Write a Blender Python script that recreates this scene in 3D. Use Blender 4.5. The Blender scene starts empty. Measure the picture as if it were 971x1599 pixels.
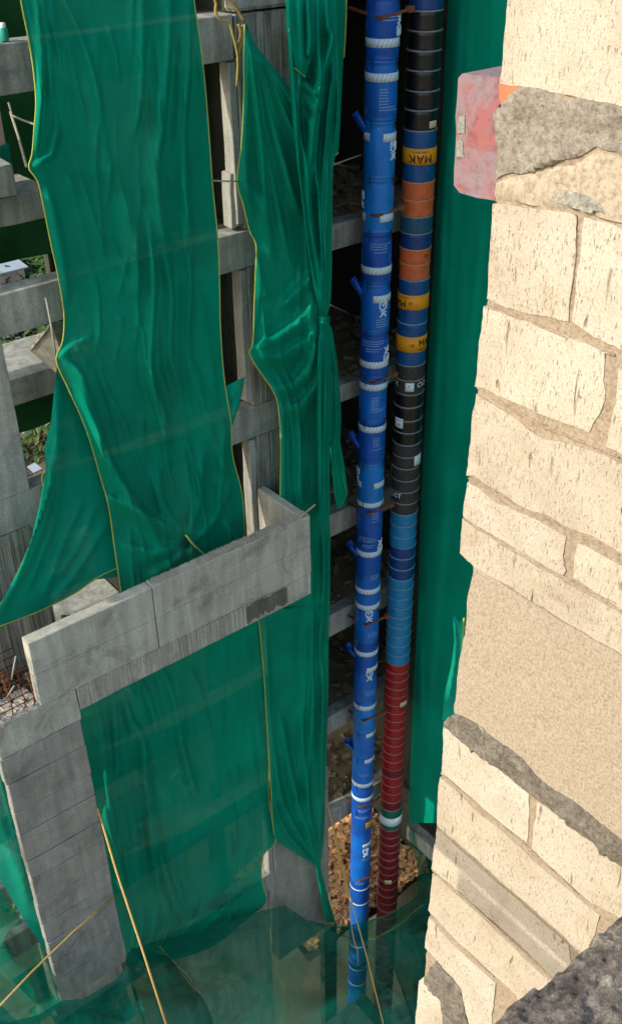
import bpy, bmesh, math, random
import numpy as np
from mathutils import Vector, Matrix, noise
random.seed(7)
S = bpy.context.scene
COL = S.collection
H = 33.0                                   # camera height above the ground

# ------------------------------------------------------------------ camera
YAW, PITCH, ROLL, FOC = 0.90382151, 0.58316295, -0.01680032, 1615.60379
CX, CY = 485.5, 799.5
fw = Vector((math.cos(PITCH)*math.cos(YAW), math.cos(PITCH)*math.sin(YAW), -math.sin(PITCH)))
rt0 = Vector((math.sin(YAW), -math.cos(YAW), 0)); up0 = rt0.cross(fw)
rt = math.cos(ROLL)*rt0 + math.sin(ROLL)*up0
up = -math.sin(ROLL)*rt0 + math.cos(ROLL)*up0
cam = bpy.data.cameras.new('camera'); camo = bpy.data.objects.new('camera', cam); COL.objects.link(camo)
m = Matrix((rt, up, -fw)).transposed().to_4x4(); m.translation = Vector((0, 0, H)); camo.matrix_world = m
cam.sensor_fit = 'VERTICAL'; cam.sensor_height = 36; cam.lens = FOC/1599*36
cam.clip_start = .05; cam.clip_end = 1000
S.camera = camo

# ------------------------------------------------------------------ light
SUN = Vector((-.82, .17, .55)).normalized()          # towards the sun
el = math.asin(SUN.z); az = math.atan2(SUN.x, SUN.y)
w = bpy.data.worlds.new('World'); S.world = w; w.use_nodes = True
nt = w.node_tree; bg = nt.nodes['Background']
sky = nt.nodes.new('ShaderNodeTexSky'); sky.sky_type = 'NISHITA'; sky.sun_disc = False
sky.sun_elevation = el; sky.sun_rotation = az; sky.air_density = 1.2; sky.dust_density = 2.0
nt.links.new(sky.outputs[0], bg.inputs[0]); bg.inputs[1].default_value = .15
sl = bpy.data.lights.new('sun', 'SUN'); sl.energy = 2.0; sl.angle = math.radians(.5); sl.color = (1, .93, .82)
so = bpy.data.objects.new('sun', sl); COL.objects.link(so); so.rotation_euler = SUN.to_track_quat('Z', 'Y').to_euler()
S.view_settings.view_transform = 'Standard'; S.view_settings.look = 'None'
S.view_settings.gamma = 1; S.view_settings.exposure = 0.74
S.render.engine = 'CYCLES'
S.cycles.max_bounces = 8; S.cycles.diffuse_bounces = 4; S.cycles.transparent_max_bounces = 16

# ------------------------------------------------------------------ helpers
def ray(px, py):
    return rt*(px-CX) - up*(py-CY) + fw*FOC
def onY(px, py, Y):
    r = ray(px, py); r = r*(Y/r.y); return Vector((r.x, r.y, r.z+H))
def onX(px, py, X):
    r = ray(px, py); r = r*(X/r.x); return Vector((r.x, r.y, r.z+H))
def onD(px, py, d):
    r = ray(px, py); r = r*(d/math.hypot(r.x, r.y)); return Vector((r.x, r.y, r.z+H))
def tag(o, label=None, cat=None, group=None, kind=None):
    if label: o['label'] = label
    if cat: o['category'] = cat
    if group: o['group'] = group
    if kind: o['kind'] = kind
    return o
def empty(name, loc, label, cat, group=None):
    o = bpy.data.objects.new(name, None); COL.objects.link(o); o.location = loc
    o.empty_display_size = .1
    return tag(o, label, cat, group)
def link(name, me, mat=None, parent=None):
    o = bpy.data.objects.new(name, me); COL.objects.link(o)
    if mat and not me.materials: me.materials.append(mat)
    if parent:
        o.parent = parent; o.matrix_parent_inverse = Matrix.Translation(-world_loc(parent))
    return o
def world_loc(o):
    if o is None: return Vector((0, 0, 0))
    l = Vector(o.location)
    if o.parent: l = l + world_loc(o.parent) + Vector(o.matrix_parent_inverse.translation)
    return l
def mesh(name, verts, faces, smooth=False):
    me = bpy.data.meshes.new(name); me.from_pydata([tuple(v) for v in verts], [], faces)
    if smooth: me.polygons.foreach_set('use_smooth', [True]*len(me.polygons))
    me.update(); return me
class MB:
    def __init__(s): s.v = []; s.f = []
    def add(s, v, f):
        n = len(s.v); s.v += [tuple(a) for a in v]; s.f += [tuple(i+n for i in q) for q in f]
    def box(s, c, d, R=None):
        vs = []
        for x in (-.5, .5):
            for y in (-.5, .5):
                for z in (-.5, .5):
                    v = Vector((x*d[0], y*d[1], z*d[2]))
                    if R: v = R @ v
                    vs.append(v+Vector(c))
        s.add(vs, [(0,1,3,2),(4,6,7,5),(0,4,5,1),(2,3,7,6),(0,2,6,4),(1,5,7,3)])
    def tube(s, pts, r, n=6, r2=None):
        pts = [Vector(p) for p in pts]; vs = []; fs = []
        for i, p in enumerate(pts):
            t = (pts[min(i+1, len(pts)-1)]-pts[max(i-1, 0)]).normalized()
            a = t.orthogonal().normalized() if i == 0 else (a - t*a.dot(t)).normalized()
            b = t.cross(a); rr = r if r2 is None else r+(r2-r)*i/(len(pts)-1)
            for k in range(n):
                q = 2*math.pi*k/n; vs.append(p+(a*math.cos(q)+b*math.sin(q))*rr)
        for i in range(len(pts)-1):
            for k in range(n):
                fs.append((i*n+k, i*n+(k+1)%n, (i+1)*n+(k+1)%n, (i+1)*n+k))
        fs.append(tuple(range(n))[::-1]); fs.append(tuple(range((len(pts)-1)*n, len(pts)*n)))
        s.add(vs, fs)
    def build(s, name, mat, parent=None, smooth=False):
        return link(name, mesh(name, s.v, s.f, smooth), mat, parent)
def rough_box(name, x, y, z, mat, parent=None, step=.3, amp=.008, lean=(0, 0, 0, 0), seed=0):
    """box between ranges x,y,z (z below the camera), subdivided with uneven cast faces; lean shifts x0,x1 at the bottom"""
    bm = bmesh.new()
    n = [max(1, min(40, int(round((b-a)/step)))) for a, b in (x, y, z)]
    idx = {}
    def V(i, j, k):
        if (i, j, k) not in idx:
            u, v_, w_ = i/n[0], j/n[1], k/n[2]
            x0 = x[0]+lean[0]*(1-w_); x1 = x[1]+lean[1]*(1-w_)
            p = Vector((x0+(x1-x0)*u, y[0]+(y[1]-y[0])*v_, z[0]+(z[1]-z[0])*w_))
            q = noise.noise_vector(p*2.3+Vector((seed, 0, 0)))*amp + noise.noise_vector(p*.7+Vector((0, seed, 9)))*amp*.8
            idx[(i, j, k)] = bm.verts.new(p+q+Vector((0, 0, H)))
        return idx[(i, j, k)]
    for a in range(3):
        b, c = (a+1) % 3, (a+2) % 3
        for side in (0, n[a]):
            for i in range(n[b]):
                for j in range(n[c]):
                    qs = []
                    for di, dj in ((0,0),(1,0),(1,1),(0,1)):
                        t = [0,0,0]; t[a] = side; t[b] = i+di; t[c] = j+dj; qs.append(V(*t))
                    if side == 0: qs.reverse()
                    bm.faces.new(qs)
    bmesh.ops.recalc_face_normals(bm, faces=bm.faces)
    sharp = [e for e in bm.edges if len(e.link_faces) == 2 and e.calc_face_angle(0) > .9]
    bmesh.ops.bevel(bm, geom=sharp, offset=.012, segments=1, affect='EDGES')
    me = bpy.data.meshes.new(name); bm.to_mesh(me); bm.free()
    me.polygons.foreach_set('use_smooth', [True]*len(me.polygons)); me.set_sharp_from_angle(angle=.6)
    return link(name, me, mat, parent)

# ------------------------------------------------------------------ materials
def newmat(name):
    m = bpy.data.materials.new(name); m.use_nodes = True
    n = m.node_tree.nodes; return m, n, m.node_tree.links, n['Principled BSDF']
def nz(n, l, scale, detail=6, rough=.6, vec=None, dist=0):
    t = n.new('ShaderNodeTexNoise'); t.inputs['Scale'].default_value = scale
    t.inputs['Detail'].default_value = detail; t.inputs['Roughness'].default_value = rough
    t.inputs['Distortion'].default_value = dist
    if vec: l.new(vec, t.inputs['Vector'])
    return t.outputs['Fac']
def ramp(n, l, fac, stops):
    r = n.new('ShaderNodeValToRGB'); e = r.color_ramp.elements
    while len(e) < len(stops): e.new(.5)
    for i, (p, c) in enumerate(stops):
        e[i].position = p; e[i].color = (*c, 1) if len(c) == 3 else c
    l.new(fac, r.inputs['Fac']); return r.outputs['Color']
def mapping(n, l, scale):
    g = n.new('ShaderNodeNewGeometry'); m = n.new('ShaderNodeMapping'); m.inputs['Scale'].default_value = scale
    l.new(g.outputs['Position'], m.inputs['Vector']); return m.outputs['Vector']
def mix(n, l, a, b, fac, mode='MIX'):
    m = n.new('ShaderNodeMix'); m.data_type = 'RGBA'; m.blend_type = mode
    for s, v in ((6, a), (7, b), (0, fac)):
        if hasattr(v, 'is_output') or hasattr(v, 'links'): l.new(v, m.inputs[s])
        elif s == 0: m.inputs[0].default_value = v
        else: m.inputs[s].default_value = (*v, 1)
    return m.outputs[2]
def bump(n, l, p, h, strength, dist=.02, prev=None):
    b = n.new('ShaderNodeBump'); b.inputs['Strength'].default_value = strength; b.inputs['Distance'].default_value = dist
    l.new(h, b.inputs['Height'])
    if prev: l.new(prev, b.inputs['Normal'])
    l.new(b.outputs[0], p.inputs['Normal']); return b.outputs[0]
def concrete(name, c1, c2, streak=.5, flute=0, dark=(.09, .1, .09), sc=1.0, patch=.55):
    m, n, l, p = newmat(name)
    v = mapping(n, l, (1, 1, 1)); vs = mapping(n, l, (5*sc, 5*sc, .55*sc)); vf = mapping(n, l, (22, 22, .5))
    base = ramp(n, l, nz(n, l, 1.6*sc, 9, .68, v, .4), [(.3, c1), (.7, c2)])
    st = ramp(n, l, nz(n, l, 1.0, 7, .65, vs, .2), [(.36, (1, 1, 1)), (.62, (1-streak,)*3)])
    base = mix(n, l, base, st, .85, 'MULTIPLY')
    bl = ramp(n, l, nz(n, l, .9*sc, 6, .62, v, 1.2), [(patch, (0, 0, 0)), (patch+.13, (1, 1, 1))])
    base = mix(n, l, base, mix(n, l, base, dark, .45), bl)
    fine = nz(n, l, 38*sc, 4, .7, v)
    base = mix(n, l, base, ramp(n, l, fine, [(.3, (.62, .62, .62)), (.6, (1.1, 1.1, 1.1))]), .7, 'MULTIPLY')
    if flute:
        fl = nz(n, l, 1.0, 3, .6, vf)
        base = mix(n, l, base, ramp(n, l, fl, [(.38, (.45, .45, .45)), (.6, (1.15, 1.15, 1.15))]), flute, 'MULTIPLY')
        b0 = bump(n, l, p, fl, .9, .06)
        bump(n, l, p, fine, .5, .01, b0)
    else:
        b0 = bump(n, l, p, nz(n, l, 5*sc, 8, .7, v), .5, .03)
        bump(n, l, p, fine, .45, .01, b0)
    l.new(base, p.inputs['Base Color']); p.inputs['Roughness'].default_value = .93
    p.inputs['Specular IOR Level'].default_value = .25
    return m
M = {}
M['conc'] = concrete('cast_concrete', (.36, .36, .30), (.56, .56, .47), .5)
M['conc_box'] = concrete('balcony_concrete', (.46, .455, .375), (.62, .61, .51), .35, dark=(.10, .10, .08), patch=.53)
M['conc_flute'] = concrete('boardmarked_concrete', (.34, .33, .27), (.52, .50, .42), .5, .8)
M['conc_col'] = concrete('column_concrete', (.30, .29, .245), (.43, .42, .36), .3, sc=1.3)
M['conc_pale'] = concrete('pale_concrete', (.40, .40, .34), (.54, .53, .46), .35)
M['conc_dark'] = concrete('shade_dark_concrete', (.045, .055, .035), (.10, .105, .07), .4)  # concrete darkened for the building's insides, their shade put into the colour
M['dust'] = concrete('floor_dust', (.20, .155, .08), (.32, .25, .14), .2)
M['conc_top'] = concrete('crumbly_edge', (.40, .37, .31), (.62, .57, .48), .2, sc=3)
M['conc_beam'] = concrete('streaked_concrete', (.44, .43, .36), (.58, .565, .48), .45, .12)
M['wet'] = concrete('damp_stain', (.13, .13, .10), (.2, .2, .16), .4)

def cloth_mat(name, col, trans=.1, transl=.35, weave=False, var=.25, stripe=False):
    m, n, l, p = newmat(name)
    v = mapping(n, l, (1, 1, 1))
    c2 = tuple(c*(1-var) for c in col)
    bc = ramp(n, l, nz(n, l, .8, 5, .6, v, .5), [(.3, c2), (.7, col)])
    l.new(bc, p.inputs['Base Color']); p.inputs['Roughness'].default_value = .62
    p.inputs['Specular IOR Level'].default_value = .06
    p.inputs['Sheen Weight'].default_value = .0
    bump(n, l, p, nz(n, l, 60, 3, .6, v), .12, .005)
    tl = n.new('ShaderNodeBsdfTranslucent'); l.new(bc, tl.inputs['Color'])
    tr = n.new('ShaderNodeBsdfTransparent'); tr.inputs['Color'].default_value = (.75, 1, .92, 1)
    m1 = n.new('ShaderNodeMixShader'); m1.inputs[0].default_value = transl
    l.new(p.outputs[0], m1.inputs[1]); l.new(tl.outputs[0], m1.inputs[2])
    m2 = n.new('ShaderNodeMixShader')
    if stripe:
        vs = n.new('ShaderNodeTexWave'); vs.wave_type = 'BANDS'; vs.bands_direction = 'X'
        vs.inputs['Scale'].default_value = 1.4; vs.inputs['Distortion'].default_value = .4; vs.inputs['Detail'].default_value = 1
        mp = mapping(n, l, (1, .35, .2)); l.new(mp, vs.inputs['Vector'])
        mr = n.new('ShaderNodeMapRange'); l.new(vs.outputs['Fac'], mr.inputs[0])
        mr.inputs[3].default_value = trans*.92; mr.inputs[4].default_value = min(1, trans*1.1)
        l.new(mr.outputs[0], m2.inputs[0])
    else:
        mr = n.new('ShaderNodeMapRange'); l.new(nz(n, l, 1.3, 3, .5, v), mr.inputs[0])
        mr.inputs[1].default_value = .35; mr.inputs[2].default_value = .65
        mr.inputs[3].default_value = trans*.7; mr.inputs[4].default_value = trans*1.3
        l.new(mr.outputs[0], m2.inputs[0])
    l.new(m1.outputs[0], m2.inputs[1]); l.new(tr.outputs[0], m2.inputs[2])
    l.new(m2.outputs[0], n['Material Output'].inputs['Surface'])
    return m
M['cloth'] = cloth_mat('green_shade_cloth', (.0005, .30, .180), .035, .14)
M['cloth2'] = cloth_mat('green_shade_cloth_pale', (.0005, .32, .20), .03, .14)
M['cloth_thin'] = cloth_mat('thin_green_cloth', (.003, .20, .12), .38, .3)
M['cloth_bright'] = cloth_mat('sunlit_green_cloth', (.01, .42, .28), .08, .45)  # brighter copy of the green cloth, sunlight put into its colour
M['net_teal'] = cloth_mat('teal_catch_net', (.006, .34, .23), .2, .35)
M['net'] = cloth_mat('catch_net', (.010, .22, .15), .32, .3)
M['net_dense'] = cloth_mat('catch_net_dense', (.004, .18, .115), .14, .25)
def plain(name, col, rough=.6, spec=.4, var=.2, sc=6, metal=0, bmp=.2):
    m, n, l, p = newmat(name)
    v = mapping(n, l, (1, 1, 1))
    c = ramp(n, l, nz(n, l, sc, 6, .65, v, .3), [(.3, tuple(x*(1-var) for x in col)), (.68, tuple(min(1, x*(1+var*.4)) for x in col))])
    l.new(c, p.inputs['Base Color']); p.inputs['Roughness'].default_value = rough
    p.inputs['Specular IOR Level'].default_value = spec; p.inputs['Metallic'].default_value = metal
    if bmp: bump(n, l, p, nz(n, l, sc*6, 4, .6, v), bmp, .01)
    return m
M['hem'] = plain('yellow_hem', (.42, .50, .10), .7, .2)
M['hem_green'] = plain('pale_green_hem', (.05, .38, .2), .7, .2)
M['rope'] = plain('yellow_rope', (.62, .40, .13), .8, .2, .3, 30)
M['rope_grey'] = plain('grey_string', (.35, .33, .25), .8, .2)
M['root'] = plain('tangled_twine', (.45, .33, .10), .85, .2, .35, 15)
M['rust'] = plain('rusty_steel', (.22, .08, .04), .8, .3, .4, 20)
M['blue1'] = plain('blue_plastic', (.004, .15, .60), .38, .5, .30, 2.5, bmp=.05)
M['blue2'] = plain('blue_plastic_deep', (.003, .095, .47), .38, .5, .30, 2.5, bmp=.05)
M['blue3'] = plain('blue_plastic_light', (.006, .21, .68), .38, .5, .30, 2.5, bmp=.05)
M['white'] = plain('white_print', (.72, .85, .90), .5, .4, .12, 20, bmp=0)
M['paleprint'] = plain('pale_small_print', (.22, .42, .72), .5, .4, .2, 40, bmp=0)
M['ink'] = plain('dark_hatch', (.03, .10, .22), .5, .4, .1, bmp=0)
M['black'] = plain('black_drum_paint', (.008, .008, .009), .3, .6, .4, 9, bmp=.15)
M['dirty'] = plain('scuffed_black_drum', (.045, .042, .038), .6, .4, .75, 24, bmp=.3)
M['navy'] = plain('navy_drum_paint', (.006, .045, .20), .4, .5, .35, 9, bmp=.15)
M['dblue'] = plain('blue_drum_paint', (.006, .075, .25), .42, .5, .35, 8, bmp=.15)
M['teal'] = plain('weathered_blue_paint', (.02, .09, .17), .5, .4, .4, 12, bmp=.15)
M['lblue'] = plain('light_blue_paint', (.01, .20, .42), .45, .5, .2, 6, bmp=.1)
M['orange'] = plain('orange_drum_paint', (.62, .13, .035), .45, .5, .25, 8, bmp=.15)
M['yellow'] = plain('yellow_label_paint', (.80, .33, .01), .45, .4, .12, 12, bmp=0)
M['red'] = plain('red_drum_paint', (.32, .006, .008), .45, .5, .3, 7, bmp=.15)
M['maroon'] = plain('maroon_drum_paint', (.17, .008, .012), .5, .4, .35, 7, bmp=.15)
M['dgreen'] = plain('green_drum_paint', (.005, .12, .07), .45, .4, .2, bmp=0)
M['ring'] = plain('worn_steel_rim', (.22, .24, .25), .45, .5, .5, 25)
M['ringred'] = plain('worn_red_rim', (.36, .14, .12), .5, .5, .4, 25)
M['ringblue'] = plain('worn_blue_rim', (.13, .30, .42), .5, .5, .4, 25)
M['ringor'] = plain('worn_orange_rim', (.62, .25, .12), .5, .5, .3, 25)
M['blackink'] = plain('black_lettering', (.02, .015, .01), .5, .4, .1, bmp=0)
M['cream_lab'] = plain('cream_sticker', (.65, .58, .35), .6, .3, .2, bmp=0)
M['wood'] = plain('scrap_wood', (.78, .45, .20), .85, .2, .35, 5)
M['wood_grey'] = plain('shadow_plank_wood', (.34, .30, .20), .85, .2, .45, 4)
M['soil'] = plain('brown_soil', (.16, .09, .045), .95, .1, .5, 3, bmp=.8)
M['leaf'] = plain('leaf_green', (.055, .12, .025), .7, .3, .5, 2, bmp=0)
M['leaf2'] = plain('leaf_olive', (.13, .15, .035), .7, .3, .5, 2, bmp=0)
M['ground'] = plain('dusty_ground', (.20, .16, .10), .95, .1, .4, .3, bmp=.5)
M['sheet_grey'] = plain('grey_roof_sheet', (.35, .40, .42), .5, .4, .15, 1)
M['pinkcol'] = plain('pink_plaster', (.62, .45, .36), .9, .2, .1, 3)
M['darknet'] = plain('dark_green_screen', (.02, .10, .03), .8, .1, .4, 1.2)
M['lid'] = plain('white_cap', (.7, .75, .72), .6, .3, .1)
M['tin'] = plain('green_tin', (.02, .30, .2), .5, .4, .1)

# near block wall
def block_mat():
    m, n, l, p = newmat('porous_cream_block')
    v = mapping(n, l, (1, 1, 1)); vs = mapping(n, l, (95, 95, 24)); vl = mapping(n, l, (34, 34, 6))
    base = ramp(n, l, nz(n, l, 2.6, 8, .65, v, .6), [(.3, (.46, .39, .305)), (.5, (.56, .50, .40)), (.72, (.62, .575, .485))])
    pn = nz(n, l, 1.9, 3, .7, vs, .3)
    pits = ramp(n, l, pn, [(.31, (.50, .39, .29)), (.40, (1, 1, 1))])
    oi = n.new('ShaderNodeObjectInfo'); tint = ramp(n, l, oi.outputs['Random'], [(0, (.90, .87, .83)), (.5, (1, 1, 1)), (1, (1.0, .96, .90))])
    base = mix(n, l, base, tint, .9, 'MULTIPLY')
    dirt = ramp(n, l, nz(n, l, 5.5, 7, .7, v, 1.0), [(.55, (1, 1, 1)), (.75, (.80, .72, .60))])
    base = mix(n, l, base, dirt, .7, 'MULTIPLY')
    mk = ramp(n, l, nz(n, l, 2.3, 4, .6, v, .8), [(.40, (.12, .12, .12)), (.62, (.95, .95, .95))])
    base = mix(n, l, base, mix(n, l, (1, 1, 1), pits, mk), .8, 'MULTIPLY')
    gn = nz(n, l, 1.2, 2, .5, vl, .4)
    gou = ramp(n, l, gn, [(.265, (.48, .37, .27)), (.32, (1, 1, 1))])
    base = mix(n, l, base, gou, .75, 'MULTIPLY')
    gr = nz(n, l, 190, 3, .6, v)
    base = mix(n, l, base, ramp(n, l, gr, [(.35, (.8, .76, .7)), (.6, (1.04, 1.04, 1.03))]), .8, 'MULTIPLY')
    b0 = bump(n, l, p, ramp(n, l, pn, [(.30, (0, 0, 0)), (.41, (1, 1, 1))]), .7, .004)
    b1 = bump(n, l, p, ramp(n, l, gn, [(.25, (0, 0, 0)), (.32, (1, 1, 1))]), .8, .006, b0)
    b2 = bump(n, l, p, nz(n, l, 9, 8, .7, v), .35, .02, b1)
    bump(n, l, p, gr, .5, .003, b2)
    l.new(base, p.inputs['Base Color']); p.inputs['Roughness'].default_value = .95; p.inputs['Specular IOR Level'].default_value = .15
    return m
def grit_mat(name, c1, c2, c3, sc=40, bs=.8, dist=.02):
    m, n, l, p = newmat(name)
    v = mapping(n, l, (1, 1, 1))
    base = ramp(n, l, nz(n, l, sc*.3, 9, .78, v, .2), [(.3, c1), (.5, c2), (.7, c3)])
    f = nz(n, l, sc, 6, .75, v)
    base = mix(n, l, base, ramp(n, l, f, [(.34, (.45, .42, .38)), (.55, (1.05, 1.05, 1.05))]), .8, 'MULTIPLY')
    b0 = bump(n, l, p, nz(n, l, sc*.3, 6, .7, v), bs, dist)
    bump(n, l, p, f, bs, dist*.4, b0)
    l.new(base, p.inputs['Base Color']); p.inputs['Roughness'].default_value = .95; p.inputs['Specular IOR Level'].default_value = .12
    return m
M['block'] = block_mat()
M['mortar'] = grit_mat('smeared_mortar', (.33, .255, .17), (.38, .30, .21), (.44, .365, .265), 90, .35, .01)
M['plaster'] = grit_mat('smeared_plaster', (.43, .35, .25), (.46, .385, .28), (.50, .43, .32), 70, .18, .01)
M['beamface'] = grit_mat('sandy_concrete', (.40, .325, .235), (.435, .36, .265), (.47, .395, .295), 110, .4, .01)
M['rough'] = grit_mat('rough_grey_mortar', (.20, .17, .13), (.30, .265, .21), (.43, .39, .33), 60, 1, .03)
M['rough2'] = grit_mat('spilled_mortar', (.27, .235, .18), (.35, .31, .25), (.44, .40, .33), 60, .7, .02)
M['ledge'] = grit_mat('pebbly_render', (.07, .058, .045), (.21, .18, .145), (.55, .48, .39), 85, .8, .012)
def paint_mat():
    m, n, l, p = newmat('shaded_flaking_red_paint')
    v = mapping(n, l, (1, 1, 1))
    base = ramp(n, l, nz(n, l, 7, 7, .7, v, 1.1), [(.36, (.26, .215, .225)), (.52, (.28, .18, .19)), (.60, (.32, .125, .12)), (.8, (.38, .135, .12))])  # flaking red paint, dulled and greyed in colour for shade on the lintel
    f = nz(n, l, 25, 7, .75, v)
    base = mix(n, l, base, ramp(n, l, f, [(.33, (.5, .42, .42)), (.5, (1, 1, 1))]), .7, 'MULTIPLY')
    l.new(base, p.inputs['Base Color']); p.inputs['Roughness'].default_value = .85; p.inputs['Specular IOR Level'].default_value = .2
    bump(n, l, p, f, .5, .008); return m
M['paint'] = paint_mat()
M['salmon'] = plain('sunlit_orange_paint', (.62, .20, .10), .8, .2, .2, 12)  # sunlight on the lintel paint, put into a brighter orange
M['chip'] = grit_mat('bare_cement_chip', (.24, .24, .2), (.30, .30, .25), (.38, .37, .31), 60, .4, .01)
M['pockmark'] = grit_mat('pocked_cement', (.33, .30, .24), (.45, .43, .36), (.55, .52, .45), 55, 1, .02)

# ------------------------------------------------------------------ ground
def structure_plane(name, x0, x1, y0, y1, z, mat, n=30, amp=0):
    vs = []; fs = []
    for i in range(n+1):
        for j in range(n+1):
            x = x0+(x1-x0)*i/n; y = y0+(y1-y0)*j/n
            vs.append((x, y, z+amp*noise.noise(Vector((x*.15, y*.15, 0)))))
    for i in range(n):
        for j in range(n):
            a = i*(n+1)+j; fs.append((a, a+n+1, a+n+2, a+1))
    return tag(link(name, mesh(name, vs, fs, True), mat), kind='structure')
structure_plane('ground', -400, 600, -400, 600, 0, M['ground'], 60, .0)

# ------------------------------------------------------------------ the unfinished concrete building
F = 12.7
bld = empty('concrete_building', (6, F, 0), 'unfinished grey concrete frame building hung with green sheets', 'building')
T = [3.9, .92, -2.07, -5.06, -8.05, -11.05, -14.05, -17.05, -20.05, -23.05]
def beam(x, y, z, mat='conc', **k): return rough_box('beam', x, y, z, M[mat], bld, **k)
for i, t in enumerate(T[:-1]):
    if t in (-11.05,): continue
    beam((-.8, 8.79 if t > -3 else 10.3), (F, F+.32), (t-.58, t), seed=i*3.1)
beam((-.8, 10.3), (F, F+.32), (-11.6, -11.05), seed=44)
# left column beside the opening, cast in lifts
for i in range(len(T)-1):
    rough_box('column', (3.3, 4.76), (F-.012, F+.4), (T[i+1]+.004, T[i]-.585), M['conc'] if i < 3 else M['conc_flute'] if i == 4 else M['conc'], bld, seed=i, amp=.01) if i >= 3 else None
# shear wall in the middle, cast in lifts
for i in range(len(T)-1):
    mt = M['conc_flute']
    rough_box('shear_wall', (8.83, 10.25), (F-.006*(i % 2)-.01, F+.22), (T[i+1]+.01, T[i]-(.02 if i < 3 else .585)), mt, bld, seed=i+20, amp=.012)
# a broad grey lift over the wall at the top of the picture
rough_box('wall_lift', (8.8, 10.3), (F-.03, F+.2), (-2.02, -.2), M['conc'], bld, seed=60)
rough_box('wall_lift', (8.55, 8.80), (F-.03, F+.2), (-1.85, -.2), M['conc_pale'], bld, seed=61)
# pale narrow jamb that faces the light court
for a, b in ((-2.68, -4.95), (-5.68, -7.95), (-8.68, -10.9)):
    rough_box('jamb', (8.70, 8.83), (F+.02, F+.26), (b, a), M['conc_pale'], bld, seed=a, amp=.012)
rough_box('jamb', (8.62, 8.72), (F+.05, F+.28), (-5.0, -4.2), M['conc_pale'], bld, seed=4, amp=.03)
# interior: slabs, inner columns, cross beams
for i, t in enumerate(T[1:-1]):
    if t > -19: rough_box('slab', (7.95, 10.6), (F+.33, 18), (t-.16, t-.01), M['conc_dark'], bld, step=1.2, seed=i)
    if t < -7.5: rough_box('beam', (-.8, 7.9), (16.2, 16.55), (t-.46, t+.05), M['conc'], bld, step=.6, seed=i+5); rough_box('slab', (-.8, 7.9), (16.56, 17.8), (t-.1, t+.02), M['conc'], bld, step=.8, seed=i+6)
for x0, x1, y0, y1 in ((8.15, 8.42, 14.2, 14.6), (1.2, 1.6, 16.15, 16.6)):
    rough_box('column', (x0, x1), (y0, y1), (-33, 4), M['conc_dark'] if x0 > 6 else M['conc'], bld, step=.8)
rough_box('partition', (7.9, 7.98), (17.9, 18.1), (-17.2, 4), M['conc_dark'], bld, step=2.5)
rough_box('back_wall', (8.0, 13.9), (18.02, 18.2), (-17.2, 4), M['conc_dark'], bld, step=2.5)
rough_box('partition', (7.86, 7.93), (13.4, 16.9), (-17.2, 4), M['conc_dark'], bld, step=2.5)  # unseen wall added to keep sun out of the space behind the sheets
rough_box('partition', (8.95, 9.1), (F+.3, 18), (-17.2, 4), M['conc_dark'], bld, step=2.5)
# stair landing and flight in the left bay
rough_box('stair_landing', (2.4, 5.55), (13.2, 14.3), (-3.98, -3.58), M['conc'], bld, seed=2, amp=.02)
rough_box('stair_landing', (3.9, 6.2), (13.6, 14.6), (-4.50, -4.12), M['conc'], bld, seed=9, amp=.02)
fl = MB()
for k in range(3):
    fl.box((4.2+.0*k, 14.6+.27*k, H-4.2-.17*k), (3.0, .27, .17))
fl.build('stair_flight', M['conc_dark'], bld)
ps = MB(); q4 = [onY(50, 540, 14.3), onY(80, 503, 13.3), onY(112, 500, 13.3), onY(112, 600, 14.2), onY(88, 572, 14.2)]
ps.add(q4+[v+Vector((0, .1, -.12)) for v in q4], [(0, 1, 2, 3, 4), (9, 8, 7, 6, 5)]+[(k, k+5, (k+1) % 5+5, (k+1) % 5) for k in range(5)])
ps.build('tilted_slab', M['conc'], bld)
# right bay beside the chutes
RB = 13.7
ztops = [1.6, -1.35, -5.76, -8.93, -11.8, -14.45, -17.5, -20.9, -23.4]
zbots = [.9, -2.15, -6.22, -9.29, -12.35, -15.05, -18.05, -21.4, -24.0]
for i, (a, b) in enumerate(zip(ztops, zbots)):
    if i == 8: continue
    rough_box('edge_beam', (10.3, 13.58), (RB, RB+.3), (b, a), M['conc'], bld, seed=i+70)
    rough_box('floor_slab', (10.3, 14.0), (RB+.3, 18), (a-.18, a-.03), M['dust'], bld, step=1.2, seed=i+31)
for i, (a, b) in enumerate(zip(ztops[:-1], ztops[1:])):
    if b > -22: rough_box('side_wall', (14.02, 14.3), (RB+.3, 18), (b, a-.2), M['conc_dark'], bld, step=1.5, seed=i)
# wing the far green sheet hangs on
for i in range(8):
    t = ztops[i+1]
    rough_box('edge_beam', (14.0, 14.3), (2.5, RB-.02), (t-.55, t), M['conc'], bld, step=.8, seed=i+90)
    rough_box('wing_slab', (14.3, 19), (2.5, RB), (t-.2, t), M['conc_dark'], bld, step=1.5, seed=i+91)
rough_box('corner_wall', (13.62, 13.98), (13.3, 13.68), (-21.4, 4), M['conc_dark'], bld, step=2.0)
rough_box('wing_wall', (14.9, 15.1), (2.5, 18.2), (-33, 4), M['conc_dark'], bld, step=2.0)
# lower right column under the pinched sheet
rough_box('column', (8.74, 10.35), (F-.03, F+.3), (-23.5, -17.7), M['conc_col'], bld, seed=15)
rough_box('jamb', (8.60, 8.74), (F+.0, F+.2), (-22.2, -18.0), M['conc_pale'], bld, seed=16)

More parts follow.
